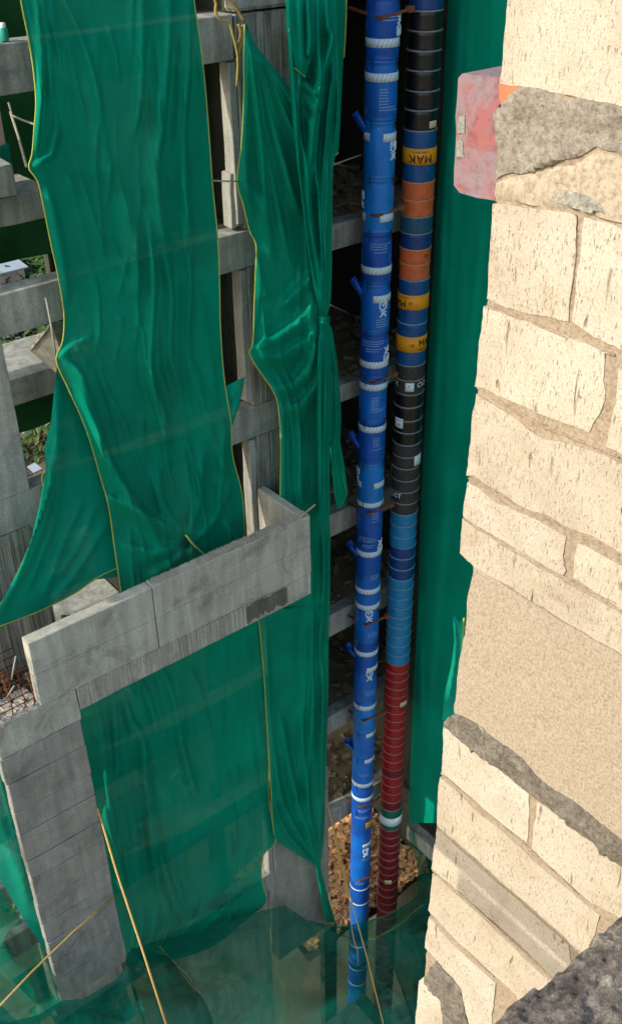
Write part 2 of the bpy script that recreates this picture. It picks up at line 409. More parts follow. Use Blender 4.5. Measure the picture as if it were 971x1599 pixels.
# projecting balcony box on its column
YP = 11.4
ztp, zbt = -9.63, -11.3
def parapet_run(name, x, y, z, mat):
    return rough_box(name, x, y, z, mat, bld, step=.14, amp=.009, seed=3)
for za_, zb_, off in ((-10.85, -10.245, .004), (-10.24, ztp, -.004)):
    parapet_run('parapet_upstand', (3.80, 5.86), (YP+off, YP+.2), (za_, zb_), M['conc_box'])
    parapet_run('parapet_upstand', (5.875, 8.96), (YP+off-.003, YP+.2), (za_, zb_), M['conc_box'])
rough_box('balcony_beam', (4.4, 8.45), (YP+.006, YP+.3), (zbt-.0, -10.853), M['conc_beam'], bld, step=.2)
rough_box('balcony_beam', (8.452, 8.96), (YP+.004, YP+.3), (zbt-.0, -10.853), M['conc_box'], bld, step=.2)
wst = MB()
for (a, b, c, d) in ((7.55, 8.42, -11.27, -10.86),):
    n_ = 18; v_ = []
    for k in range(n_+1):
        x = a+(b-a)*k/n_
        v_.append((x, YP+.0, H+d-.05*random.random())); v_.append((x, YP+.0, H+c+random.random()*.13))
    wst.add(v_, [(2*k, 2*k+1, 2*k+3, 2*k+2) for k in range(n_)])
wst.build('damp_patch', M['wet'], bld)
parapet_run('parapet_return', (8.80, 8.952), (YP+.205, F-.02), (-11.2, ztp-.01), M['conc_box'])
rough_box('balcony_slab', (3.9, 8.8), (YP+.31, F-.02), (-11.3, -11.12), M['conc_dark'], bld, step=.5)
def crumb_strip(p0, p1, wid, n, r0, r1, name, mat, parent, seed):
    rnd = random.Random(seed); mb = MB(); p0 = Vector(p0); p1 = Vector(p1); d = p1-p0
    for k in range(n):
        c = p0+d*rnd.random()+Vector((0, 1, 0))*wid*rnd.random()
        r = r0+(r1-r0)*rnd.random()**2
        R = Matrix.Rotation(rnd.random()*6, 3, 'Z') @ Matrix.Rotation(rnd.random(), 3, 'X')
        mb.box(c, (r*1.6, r, r*.7), R)
    o = mb.build(name, mat, parent); o['kind'] = 'stuff'; return o
crumb_strip((3.8, YP+.0, H+ztp-.012), (5.85, YP, H+ztp-.012), .2, 2600, .006, .017, 'mortar_crumbs', M['conc_top'], bld, 1)
crumb_strip((5.88, YP+.0, H+ztp+.006), (8.95, YP, H+ztp+.006), .2, 3200, .004, .012, 'mortar_crumbs', M['conc_top'], bld, 2)
crumb_strip((3.06, YP+.03, H-10.86), (3.8, YP+.03, H-10.86), .5, 500, .02, .06, 'mortar_crumbs', M['conc_top'], bld, 3)
# column under the box: stacked lifts with rough joints
zz = [-10.853, -11.5, -12.05, -12.7, -13.2, -13.85, -14.3, -14.95, -15.5, -16.0, -16.6, -17.1, -17.78]
for i in range(len(zz)-1):
    o = random.Random(i).uniform(-.022, .022)
    rough_box('column_lift', (3.04+o*.35, 4.38+o*.3), (YP+.002+abs(o)*.5, YP+.17), (zz[i+1]+.010, zz[i]), M['conc_col'] if i else M['conc_box'], bld, step=.14, amp=.012, seed=i*7)
# open rebar pocket at the head of the column
rb = empty('rebar_cage', (3.4, YP+.3, H-10.9), 'rusty rebar cage left open at the head of the column beside the parapet', 'rebar')
for x in (2.6, 2.8, 3.0, 3.2, 3.4, 3.6, 3.75):
    for y in (YP+.12, YP+.62):
        mb = MB(); hh = random.Random(x*y).uniform(0.7, 1.0); mb.tube([(x, y, H-11.1), (x+.02, y-.01, H-11.1+hh*.6), (x-.02, y, H-11.1+hh)], .011)
        mb.build('rod', M['rust'], rb, True)
for z in (-10.75, -10.6, -10.45, -10.3, -10.15):
    mb = MB(); mb.tube([(2.3, YP+.1, H+z), (3.78, YP+.1, H+z+.03)], .009); mb.tube([(2.3, YP+.64, H+z), (3.78, YP+.64, H+z+.03)], .009)
    mb.build('stirrup', M['rust'], rb, True)
for (a, b) in (((3.5, YP+.1, -10.2), (3.6, YP-.0, -9.75)), ((3.05, YP+.2, -10.3), (3.2, YP-.02, -9.85)), ((3.35, YP+.1, -10.5), (3.47, YP-.05, -10.2))):
    mb = MB(); mb.tube([Vector(a)+Vector((0, 0, H)), Vector(b)+Vector((0, 0, H))], .013); mb.build('projecting_bar', M['conc_pale'], rb, True)
rub = MB(); rr = random.Random(5)
for k in range(260):
    rub.box((rr.uniform(2.3, 3.75), rr.uniform(YP+.1, F-.1), H-11.05+rr.random()*.12), (rr.uniform(.02, .12), rr.uniform(.02, .1), rr.uniform(.02, .08)), Matrix.Rotation(rr.random()*6, 3, 'Z') @ Matrix.Rotation(rr.random(), 3, 'Y'))
tag(rub.build('rubble', M['soil']), 'brown rubble and broken bits lying among the rebar of the open pocket', 'rubble', kind='stuff')
rough_box('ledge', (-1, 3.8), (YP+.76, F-.02), (-11.4, -11.1), M['conc_dark'], bld, step=.5)
mb = MB(); mb.tube([Vector((8.72, YP+.12, H-9.72)), Vector((8.98, YP-.12, H-9.36))], .014)
tag(mb.build('stick', M['wood_grey'], smooth=True), 'thin pale stick poking up from the corner of the parapet', 'stick')

# ------------------------------------------------------------------ green sheets
def lerp_poly(poly, y):
    if y <= poly[0][1]: return poly[0][0]
    for (x0, y0), (x1, y1) in zip(poly, poly[1:]):
        if y <= y1: return x0+(x1-x0)*(y-y0)/max(1e-6, y1-y0)
    return poly[-1][0]
def smooth_poly(poly, n=3):
    """Catmull-Rom through the outline points"""
    out = []
    P = [poly[0]]+list(poly)+[poly[-1]]
    for i in range(1, len(P)-2):
        for k in range(n):
            t = k/n; p0, p1, p2, p3 = P[i-1], P[i], P[i+1], P[i+2]
            out.append(tuple(.5*((2*p1[j])+(-p0[j]+p2[j])*t+(2*p0[j]-5*p1[j]+4*p2[j]-p3[j])*t*t+(-p0[j]+3*p1[j]-3*p2[j]+p3[j])*t**3) for j in (0, 1)))
    out.append(poly[-1]); 
    for i in range(1, len(out)):
        if out[i][1] < out[i-1][1]: out[i] = (out[i][0], out[i-1][1]+.01)
    return out
def fold_field(X, Y, folds):
    D = np.zeros_like(X)
    for pts, wd, amp in folds:
        pts = smooth_poly(pts, 4) if len(pts) > 2 and all(b[1] >= a[1] for a, b in zip(pts, pts[1:])) else pts
        best = np.full(X.shape, 1e9); sg = np.zeros_like(X); tt = np.zeros_like(X); L = len(pts)-1
        for i, ((x0, y0), (x1, y1)) in enumerate(zip(pts, pts[1:])):
            dx, dy = x1-x0, y1-y0; q = np.clip(((X-x0)*dx+(Y-y0)*dy)/(dx*dx+dy*dy+1e-9), 0, 1)
            ex, ey = X-(x0+dx*q), Y-(y0+dy*q); d = np.hypot(ex, ey)
            s = np.sign(ex*dy-ey*dx)
            mk = d < best; best = np.where(mk, d, best); sg = np.where(mk, s, sg); tt = np.where(mk, (i+q)/L, tt)
        env = np.clip(np.minimum(tt, 1-tt)*5, 0, 1)*.85+.15
        wl = np.where(sg > 0, wd*.75, wd*1.7)                 # steep on one side, slow on the other
        D += 1.9*amp*env*np.exp(-(best/wl)**2)
    return D
def sheet(name, label, left, right, y0, y1, Y=None, X=None, folds=(), mat='cloth', fine=.006, freq=26, seed=0, dx=3.2, dy=4.0,
          hemL=None, hemR=None, cat='net sheet', group='green sheets hung on the building', bulge=0, parent=None, depth=None, vert=.25, hem_mat='hem', auto=0):
    L = smooth_poly(left); R = smooth_poly(right)
    ny = int((y1-y0)/dy)+1; wmax = max(lerp_poly(R, y)-lerp_poly(L, y) for y in range(int(y0), int(y1), 10)); nx = max(6, int(wmax/dx))
    ys = np.linspace(y0, y1, ny+1); us = np.linspace(0, 1, nx+1)
    xl = np.array([lerp_poly(L, y) for y in ys]); xr = np.array([lerp_poly(R, y) for y in ys])
    PX = xl[:, None]+(xr-xl)[:, None]*us[None, :]; PY = np.repeat(ys[:, None], nx+1, 1)
    rf = random.Random(seed*17+3); extra = []
    for _ in range(auto):
        u0 = rf.uniform(.03, .97); v0 = rf.uniform(y0, y1-60); ln = rf.uniform(70, 240); du = rf.uniform(-.10, .10); pts = []
        for q_ in range(5):
            v_ = min(y1, v0+ln*q_/4); uu = min(.99, max(.01, u0+du*q_/4+rf.uniform(-.006, .006)))
            a_, b_ = lerp_poly(L, v_), lerp_poly(R, v_); pts.append((a_+(b_-a_)*uu, v_+q_*.01))
        extra.append((pts, rf.uniform(2.2, 4.0), rf.uniform(.012, .032)))
    D = fold_field(PX, PY, list(folds)+extra)
    for j in range(ny+1):
        for i in range(nx+1):
            u = us[i]; v = ys[j]/100
            D[j, i] += fine*2.2*noise.noise(Vector((u*freq*wmax/250+.6*noise.noise(Vector((u*3, v*.7, seed))), v*vert, seed)))
            D[j, i] += fine*5*noise.noise(Vector((u*4.5*wmax/250, v*vert*1.6, seed+7)))
            D[j, i] += bulge*math.sin(math.pi*u)
    vs = []
    for j in range(ny+1):
        for i in range(nx+1):
            dd = D[j, i]
            if X is not None: p = onX(PX[j, i], PY[j, i], X-dd)
            else:
                yy = (depth(PX[j, i], PY[j, i]) if depth else Y)
                p = onY(PX[j, i], PY[j, i], yy-dd)
            vs.append(p)
    fs = [(j*(nx+1)+i, (j+1)*(nx+1)+i, (j+1)*(nx+1)+i+1, j*(nx+1)+i+1) for j in range(ny) for i in range(nx)]
    o = link(name, mesh(name, vs, fs, True), M[mat], parent)
    if label: tag(o, label, cat, group)
    for rng, col in ((hemL, 0), (hemR, nx)):
        if rng:
            mb = MB(); pts = [vs[j*(nx+1)+col] for j in range(ny+1) if rng[0] <= ys[j] <= rng[1]][::2]
            mb.tube(pts, .0105, 5); h = mb.build('hem', M[hem_mat], None, True); h.parent = o
    return o

S1L = [(30,-30),(33,0),(45,60),(53,110),(57,160),(54,200),(51,240),(45,262),(57,278),(64,300),(80,380),(90,425),(98,470),(101,500),(98,535),(88,562),(104,600),(135,670),(156,740),(170,790),(180,860),(192,940)]
S1R = [(301,-30),(303,0),(312,60),(319,120),(325,190),(331,275),(333,300),(340,370),(343,440),(344,500),(347,555),(352,605),(361,660),(363,710),(376,760),(381,800),(383,870)]
sh1 = sheet('debris_sheet', 'widest green sheet, yellow hems both sides, its foot behind the parapet', S1L, S1R, -30, 940, Y=12.25, folds=[
    ([(92,-20),(124,46),(149,124),(162,185)], 5, .05), ([(64,-20),(77,62),(84,165)], 4, .05), ([(56,-20),(66,80),(66,150),(58,250)], 4, .07),
    ([(78,-10),(92,70),(100,150)], 4, .04), ([(108,60),(118,120),(136,190)], 4, .03),
    ([(170,40),(181,80),(190,132)], 4, .045), ([(222,-20),(224,41),(221,155),(206,225)], 7, .07), ([(266,-20),(265,67),(257,170),(247,257),(250,330),(262,415)], 8, .10),
    ([(297,-20),(296,103),(288,206),(290,320),(300,400)], 7, .08), ([(232,330),(242,451),(237,580),(257,647),(268,715)], 6, .10), ([(236,560),(246,640),(262,700)], 5, .06),
    ([(258,390),(270,462),(268,554),(288,616)], 7, .08), ([(200,300),(214,400),(216,470)], 9, .05), ([(70,290),(86,330),(102,420),(108,500)], 9, .06),
    ([(100,560),(129,590),(170,709),(227,807),(262,870)], 8, .09), ([(118,540),(132,560),(138,600)], 5, .05), ([(125,610),(180,735),(216,791),(275,825)], 7, .08),
    ([(247,730),(257,791),(292,835)], 7, .08), ([(300,560),(322,640),(330,700)], 8, .05), ([(318,700),(312,780),(296,840)], 7, .07), ([(345,640),(352,700),(340,800)], 6, .05),
    ([(360,750),(338,810),(298,848)], 7, .07), ([(160,770),(220,800),(290,842)], 7, .08), ([(190,850),(240,862),(292,850)], 8, .07), ([(230,900),(270,880),(296,850)], 7, .07),
    ([(300,850),(310,880),(316,900)], 5, .08), ([(288,840),(298,852)], 7, -.14), ([(60,264),(90,262),(130,300)], 8, .04), ([(50,262),(80,240),(92,190)], 6, .06), ([(90,560),(120,535),(150,520)], 7, .05),
    ([(180,494),(215,512)], 5, .03), ([(340,780),(356,820),(372,850)], 6, .06), ([(150,30),(160,200),(185,300)], 14, .05), ([(310,420),(330,560),(336,660)], 10, .04)],
    auto=70, fine=.007, seed=1, hemL=(-30, 930), hemR=(-30, 860))
mb = MB(); mb.tube([onY(290, 835, 12.05), onY(300, 848, 12.0), onY(315, 862, 12.02), onY(332, 878, 12.05)], .016, 5)
h = mb.build('hem', M['hem'], None, True); h.parent = sh1
# flare at the lower left
sheet('debris_sheet', 'thin see-through green sheet flaring down to the lower left past the left column', [(94,560),(88,600),(82,650),(78,700),(70,745),(58,830),(35,900),(0,965),(-40,1010)],
      [(100,560),(118,620),(145,700),(165,770),(180,850),(190,900),(150,912),(100,935),(40,962),(-39,1012)][:6]+[(189.5,925),(189,930)], 560, 925, Y=12.38, folds=[
      ([(92,600),(90,700),(75,800),(30,910)], 5, .08), ([(100,650),(98,740),(90,820),(50,910)], 5, .08), ([(86,740),(70,820),(20,930)], 4, .05),
      ([(120,760),(100,830),(80,900)], 5, .04), ([(150,800),(110,860),(90,915)], 5, .05)], mat='cloth2', seed=2, hemL=(740, 925), vert=.2) if False else None
def poly_sheet(name, label, outline, n, Y, folds, mat, seed, fine=.006, hem=None, cat='net sheet', group='green sheets hung on the building', depth=None, step=5, hem_mat='hem', parent=None):
    """sheet from a free outline in the picture, laid on its own depth"""
    bm = bmesh.new(); vs = [bm.verts.new((x, y, 0)) for x, y in outline]; bm.faces.new(vs)
    xs = [p[0] for p in outline]; ysl = [p[1] for p in outline]
    x = min(xs)+step
    while x < max(xs):
        g = bm.verts[:]+bm.edges[:]+bm.faces[:]; bmesh.ops.bisect_plane(bm, geom=g, plane_co=(x, 0, 0), plane_no=(1, 0, 0)); x += step
    y = min(ysl)+step
    while y < max(ysl):
        g = bm.verts[:]+bm.edges[:]+bm.faces[:]; bmesh.ops.bisect_plane(bm, geom=g, plane_co=(0, y, 0), plane_no=(0, 1, 0)); y += step
    X_ = np.array([v.co.x for v in bm.verts]); Y_ = np.array([v.co.y for v in bm.verts])
    rf = random.Random(seed*13+1); ex = []
    if cat == 'net':
        for _ in range(24):
            a, b = rf.uniform(min(xs), max(xs)), rf.uniform(min(ysl), min(1600, max(ysl))); an = rf.gauss(-.45 if rf.random() < .6 else 1.1, .25); ln = rf.uniform(60, 190)
            ex.append(([(a, b), (a+ln*.5*math.cos(an), b+ln*.5*math.sin(an)+rf.uniform(-3, 3)), (a+ln*math.cos(an), b+ln*math.sin(an))], rf.uniform(1.8, 3.0), rf.uniform(.02, .05)))
    D = fold_field(X_, Y_, list(folds)+ex)
    for v, d in zip(bm.verts, D):
        px, py = v.co.x, v.co.y
        d += fine*4*noise.noise(Vector((px*.03, py*.012, seed)))+fine*1.5*noise.noise(Vector((px*.12, py*.02, seed+3)))
        v.co = onY(px, py, (depth(px, py) if depth else Y)-d)
    bmesh.ops.recalc_face_normals(bm, faces=bm.faces)
    me = bpy.data.meshes.new(name); bm.to_mesh(me); bm.free(); me.polygons.foreach_set('use_smooth', [True]*len(me.polygons))
    o = link(name, me, M[mat], parent)
    if label: tag(o, label, cat, group)
    for pts in (hem or ()):
        mb = MB(); mb.tube([onY(a, b, (depth(a, b) if depth else Y)-.012) for a, b in smooth_poly2(pts)], .0105, 5)
        q = mb.build('hem', M[hem_mat], None, True); q.parent = o
    return o
def smooth_poly2(poly, n=4):
    if len(poly) < 3: return poly
    out = []; P = [poly[0]]+list(poly)+[poly[-1]]
    for i in range(1, len(P)-2):
        for k in range(n):
            t = k/n; p0, p1, p2, p3 = P[i-1], P[i], P[i+1], P[i+2]
            out.append(tuple(.5*((2*p1[j])+(-p0[j]+p2[j])*t+(2*p0[j]-5*p1[j]+4*p2[j]-p3[j])*t*t+(-p0[j]+3*p1[j]-3*p2[j]+p3[j])*t**3) for j in (0, 1)))
    out.append(poly[-1]); return out
poly_sheet('debris_sheet', 'green sheet flaring to the lower left, its bottom edge raised in an arc',
    [(90,566),(110,605),(140,680),(162,760),(182,850),(192,900),(150,905),(120,925),(60,955),(0,980),(-60,1005),(-60,1000),(0,945),(30,890),(50,840),(62,790),(72,735),(70,700),(80,660),(86,600)],
    0, 12.42, [([(90,590),(90,680),(80,760),(40,880),(0,960)], 6, .09), ([(96,680),(94,750),(80,830),(40,930)], 5, .07), ([(84,690),(74,780),(40,870)], 4, .06),
    ([(130,780),(100,850),(70,930)], 5, .06), ([(150,790),(120,860),(85,910)], 5, .05), ([(165,820),(130,880),(90,935)], 5, .05)], 'cloth2', 5, fine=.004,
    hem=[[(72,735),(66,745),(70,765)], [(50,845),(30,890),(0,945),(-50,995)], [(95,678),(82,680),(80,686)], [(190,884),(150,903),(118,926),(60,955),(0,978)]])
poly_sheet('debris_sheet', 'small torn green tab tied to the column right of the widest sheet', [(352,603),(383,588),(380,605),(375,630),(362,668),(358,650)], 0, 12.3,
    [([(380,590),(372,630),(362,660)], 4, .06), ([(376,595),(362,625)], 4, .04)], 'cloth2', 8, step=3)
# second tall sheet right of the gap
S2L = [(382,38),(381,90),(381,150),(377,230),(370,282),(380,320),(390,362),(400,382),(399,430),(397,480),(395,535),(389,549),(400,572),(424,606),(434,632),(438,680),(438,740),(437,800)]
S2R = [(386,38),(398,66),(420,96),(449,132),(475,180),(500,240),(505,300),(506,400),(505,500),(504,600),(505,700),(506,800)]
sheet('debris_sheet', 'green sheet hung from one point beside the twine, fanning down right of the gap', S2L, S2R, 38, 800, Y=12.3, folds=[
    ([(384,50),(386,160),(384,270),(395,340)], 6, .09), ([(386,55),(402,170),(412,280),(420,350)], 6, .10), ([(388,55),(415,150),(445,260),(470,340)], 7, .12), ([(389,58),(425,130),(462,210),(495,270)], 7, .12),
    ([(388,60),(410,200),(432,310),(455,420)], 6, .08), ([(400,75),(430,120),(470,180)], 5, .08), ([(372,284),(396,300),(420,360),(428,420)], 8, .06),
    ([(400,400),(412,440),(420,470)], 7, .06), ([(436,482),(462,455),(500,420)], 9, .10), ([(392,548),(430,530),(470,500),(500,450)], 10, .13), ([(400,560),(440,555),(480,530),(503,505)], 9, .10),
    ([(425,610),(460,600),(490,560),(504,515)], 9, .12), ([(436,640),(470,632),(495,600),(505,540)], 9, .12), ([(441,660),(446,740),(445,800)], 6, .06), ([(460,660),(466,740),(470,800)], 8, .03),
    ([(494,470),(488,560),(480,600)], 7, .08)], auto=22, fine=.006, seed=11, hemL=(38, 800))
mb = MB(); mb.tube([onY(372, 283, 12.25), onY(350, 283, 12.22), onY(332, 282, 12.22)], .012); tag(mb.build('tie_string', M['rope_grey'], smooth=True), 'short grey string tying the two sheets together across the gap', 'string')
# gathered sheet, above and below its knot
sheet('debris_sheet', 'gathered green sheet knotted at half height, its folds falling in a long twisted bunch', [(446,-30),(447,40),(450,70),(452,130),(456,180),(462,240),(470,300),(478,370),(490,450),(499,494),(498,505),(496,560),(495,640),(496,720),(497,812)],
    [(524,-30),(526,40),(528,90),(530,160),(526,230),(520,262),(519,330),(518,420),(516,470),(511,494),(514,506),(520,540),(519,620),(515,700),(515,812)], -30, 812, Y=12.12, folds=[
    ([(452,-20),(455,40),(458,130),(466,250),(480,380),(500,480)], 4, .10), ([(462,-20),(470,60),(466,180),(478,260),(492,380),(503,480)], 4, .10), ([(480,-20),(484,60),(480,96)], 6, .14),
    ([(497,-20),(497,60),(500,130),(492,180),(486,260)], 5, .13), ([(510,-20),(513,40),(519,60),(505,120),(497,200),(490,300)], 5, .14), ([(520,60),(520,110),(514,200),(510,300),(508,400),(508,485)], 4, .12),
    ([(526,100),(528,170),(520,240)], 4, .10), ([(515,130),(508,220),(503,300),(506,400)], 4, .10), ([(470,120),(490,145),(500,130)], 6, .10), ([(474,150),(492,170),(500,150)], 6, .08), ([(478,180),(488,210),(480,320),(500,440)], 5, .1),
    ([(494,260),(500,360),(504,470)], 3.5, .10), ([(513,250),(514,340),(510,450)], 3.5, .08), ([(480,96),(486,130)], 7, -.10),
    ([(503,505),(500,600),(500,700),(500,800)], 3.5, .10), ([(506,510),(508,600),(507,720),(508,810)], 4, .12), ([(511,512),(514,580),(513,700)], 3, .08), ([(498,520),(497,590)], 3, .08)], mat='cloth2', fine=.004, freq=40, seed=13, dx=1.6, dy=3.5)
poly_sheet('debris_sheet', 'folded green flap with a bright yellow bottom hem high on the gathered sheet', [(446,-25),(480,-25),(484,60),(485,95),(476,120),(460,105),(456,70),(450,40)], 0, 11.98,
    [([(452,-20),(454,50),(462,100)], 4, .06), ([(468,-20),(470,60),(474,110)], 5, .07)], 'cloth2', 4, hem=[[(451,50),(453,35),(456,34),(459,60),(461,90)], [(460,106),(468,113),(477,120)]], step=4)
poly_sheet('debris_sheet', 'dark green sheet hanging behind the gathered one, yellow hem along its right edge', [(515,-25),(541,-25),(540,30),(536,90),(533,150),(531,200),(528,240),(519,234),(517,200),(516,100)], 0, 12.6,
    [([(524,-20),(525,120),(524,230)], 4, .08), ([(532,-20),(531,100),(528,200)], 4, .05)], 'cloth', 9, hem=[[(541,-25),(540,30),(537,90)], [(528,238),(523,242),(519,234)]], step=4)
poly_sheet('debris_sheet', 'loose green tail falling below the knot towards the blue chute, its tip slanting', [(510,500),(518,512),(526,560),(531,610),(533,650),(531,690),(538,730),(543,772),(534,792),(527,795),(521,770),(515,700),(514,620)], 0, 12.35,
    [([(514,510),(522,580),(525,660),(522,720)], 3.5, .10), ([(520,540),(529,620),(527,690)], 3, .07), ([(524,700),(530,750),(536,780)], 4, .06)], 'cloth', 12, step=3,
    hem=[[(520,655),(526,680),(530,720),(541,772)]], hem_mat='hem_green')
mb = MB()
for k in range(4): mb.tube([onY(498, 494+k*2.5, 12.0), onY(505, 497+k*2.5, 11.9), onY(514, 495+k*2.5, 12.0)], .02, 6)
tag(mb.build('knot', M['cloth2'], smooth=True), 'tight twist of cloth that gathers the knotted sheet', 'knot')
# lower sheets under the balcony box
sheet('debris_sheet', 'green sheet right of the parapet end, narrowing to a pinched waist at its foot', [(442,775),(442,930),(402,950),(405,975),(412,1050),(416,1120),(421,1200),(424,1250),(429,1308),(450,1325),(470,1338),(489,1351),(494,1362),(500,1400),(509,1440)],
    [(505,775),(515,812),(515,930),(513,1000),(513,1060),(511,1140),(509,1200),(507,1260),(505,1310),(502,1340),(500,1352),(503,1365),(512,1400),(524,1440)], 775, 1440, Y=12.45, folds=[
    ([(505,800),(507,900),(502,1000),(504,1060),(502,1200),(498,1340)], 4, .09), ([(511,1000),(508,1100),(506,1220),(499,1345)], 3, .07), ([(490,820),(486,1000),(488,1150),(494,1340)], 8, .06),
    ([(430,1180),(445,1260),(492,1345)], 6, .09), ([(440,1120),(460,1230),(494,1345)], 6, .09), ([(470,1100),(478,1220),(496,1345)], 6, .09), ([(430,1290),(460,1325),(493,1350)], 4, .07), ([(424,1240),(448,1300),(492,1348)], 4, .08),
    ([(497,1355),(508,1400),(516,1440)], 3, .08), ([(495,1356),(503,1400),(510,1440)], 3, .06), ([(462,880),(456,1000),(460,1080)], 14, .05)], auto=22, fine=.005, seed=21, hemL=(960, 1306), dx=2.4)
sheet('debris_sheet', 'large green sheet under the parapet, right of the tall board-marked column', [(96,960),(106,1060),(118,1108),(128,1160),(142,1215),(152,1270),(162,1330),(174,1390),(188,1450),(200,1505)],
    [(404,960),(410,1010),(414,1080),(417,1130),(419,1200),(421,1260),(430,1308),(426,1322),(412,1334),(408,1360),(412,1390),(415,1410),(380,1440),(330,1480),(250,1505)], 960, 1505, Y=12.52, folds=[
    ([(150,1090),(165,1170),(172,1250),(190,1340),(196,1420)], 6, .10), ([(178,1080),(182,1160),(184,1240)], 5, .07), ([(192,1080),(205,1120),(225,1160),(228,1230),(240,1300),(258,1360),(275,1400)], 6, .10), ([(222,1060),(236,1100),(248,1150)], 5, .07),
    ([(252,1040),(272,1090),(282,1150),(298,1210),(310,1260)], 6, .09), ([(275,1050),(286,1110),(290,1160)], 5, .06), ([(292,1040),(310,1070),(322,1120),(330,1160)], 6, .05),
    ([(230,1160),(236,1230),(255,1330),(272,1400),(294,1440)], 6, .10), ([(232,1280),(245,1370),(268,1440)], 5, .08), ([(358,1390),(362,1420),(366,1450)], 4, .06), ([(160,1250),(180,1330),(200,1400)], 7, .09),
    ([(200,1240),(212,1300),(220,1400)], 8, .05), ([(260,1440),(330,1410),(400,1360),(415,1345)], 5, -.05), ([(320,1430),(370,1405),(405,1375)], 6, .05)], auto=45, fine=.006, seed=22, hemR=(1000, 1400))
mb = MB(); mb.tube([onY(x, y, 12.4) for x, y in ((131,1150),(150,1215),(163,1290),(178,1370),(198,1445),(205,1478))], .012, 5); q = mb.build('hem', M['hem'], None, True); q.parent = bpy.data.objects[sh1.name]; bpy.data.objects.remove(q)
# sheet along the wing
XW = 13.6
sheet('debris_sheet', 'tall smooth green sheet covering the wing right of the black and red drum chute', [(705,-40),(700,0),(694,100),(690,200),(683,300),(676,420),(670,520),(664,640),(658,760),(654,880),(650,980),(645,1080),(641,1180),(638,1240)],
    [(860,-40),(860,400),(850,800),(810,1000),(790,1150),(720,1285)], -40, 1285, X=XW, folds=[
    ([(720,-20),(712,100),(706,220),(700,330)], 8, 0.027), ([(735,-20),(728,80),(726,160)], 7, 0.016), ([(700,200),(692,330),(690,450)], 5, 0.022), ([(712,240),(700,420),(695,560)], 6, 0.018), ([(690,330),(684,500),(674,700)], 7, 0.027),
    ([(735,480),(715,620),(690,800),(668,1000)], 14, 0.022), ([(700,700),(690,860),(672,1040),(662,1180)], 9, 0.021), ([(745,560),(735,700),(715,900)], 12, 0.018), ([(660,1080),(656,1160),(654,1230)], 5, 0.018)], fine=.006, mat='cloth2', auto=10, seed=31, dx=4, dy=6, vert=.12)
def rows_hidden(): pass
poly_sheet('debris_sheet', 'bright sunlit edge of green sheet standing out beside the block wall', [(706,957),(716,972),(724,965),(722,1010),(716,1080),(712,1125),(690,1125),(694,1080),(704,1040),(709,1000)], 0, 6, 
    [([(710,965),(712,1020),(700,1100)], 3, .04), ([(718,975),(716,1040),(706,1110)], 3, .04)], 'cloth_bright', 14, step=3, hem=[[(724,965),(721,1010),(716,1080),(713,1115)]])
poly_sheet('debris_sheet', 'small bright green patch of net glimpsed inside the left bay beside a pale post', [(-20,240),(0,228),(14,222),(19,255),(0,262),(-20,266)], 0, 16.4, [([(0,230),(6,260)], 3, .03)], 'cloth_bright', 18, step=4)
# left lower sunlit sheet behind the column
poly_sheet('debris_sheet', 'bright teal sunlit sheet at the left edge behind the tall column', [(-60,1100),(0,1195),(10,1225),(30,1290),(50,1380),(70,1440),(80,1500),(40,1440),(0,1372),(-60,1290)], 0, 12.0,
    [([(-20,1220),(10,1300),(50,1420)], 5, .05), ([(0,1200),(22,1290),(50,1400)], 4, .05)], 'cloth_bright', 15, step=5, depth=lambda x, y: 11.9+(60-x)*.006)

# ------------------------------------------------------------------ catch nets at the foot
def idw(anchors):
    def f(x, y):
        s = w_ = 0
        for ax, ay, d in anchors:
            q = 1/((x-ax)**2+(y-ay)**2+900); s += d*q*q; w_ += q*q
        return s/w_
    return f
g2 = 'catch nets stretched at the foot of the building'
poly_sheet('catch_net', 'wide grey-green catch net at the bottom centre with faint stripes, stretched from the tall sheet', [(205,1483),(240,1470),(300,1456),(360,1438),(415,1420),(445,1414),(470,1440),(500,1475),(540,1520),(590,1580),(650,1660),(340,1660),(330,1590),(318,1560),(290,1520),(262,1490)], 0, 0,
    [([(250,1490),(330,1470),(410,1445)], 5, .06), ([(260,1500),(300,1490),(350,1470)], 4, .08), ([(205,1484),(260,1500),(330,1590)], 5, .06), ([(420,1540),(370,1600)], 5, .05), ([(400,1430),(420,1500),(450,1600)], 12, .08)], 'net', 41,
    depth=idw([(205,1483,12.2), (445,1414,12.4), (300,1456,12.3), (330,1590,10.2), (560,1590,10.6), (500,1475,12.0)]), hem=[[(249,1478),(262,1492),(280,1514),(300,1540),(312,1550)]], hem_mat='rope', group=g2, cat='net', step=6)
poly_sheet('catch_net', 'darker catch net wedge at the foot between column and striped net', [(196,1500),(206,1480),(262,1492),(292,1524),(318,1560),(332,1590),(340,1660),(240,1660),(222,1590),(205,1540)], 0, 0,
    [([(210,1490),(250,1530),(270,1600)], 5, .06), ([(230,1490),(290,1560),(310,1620)], 5, .06), ([(262,1540),(300,1570)], 6, .05)], 'net_dense', 42,
    depth=idw([(205,1483,12.2), (262,1492,12.1), (332,1590,10.3), (222,1590,10.0)]), group=g2, cat='net', step=5)
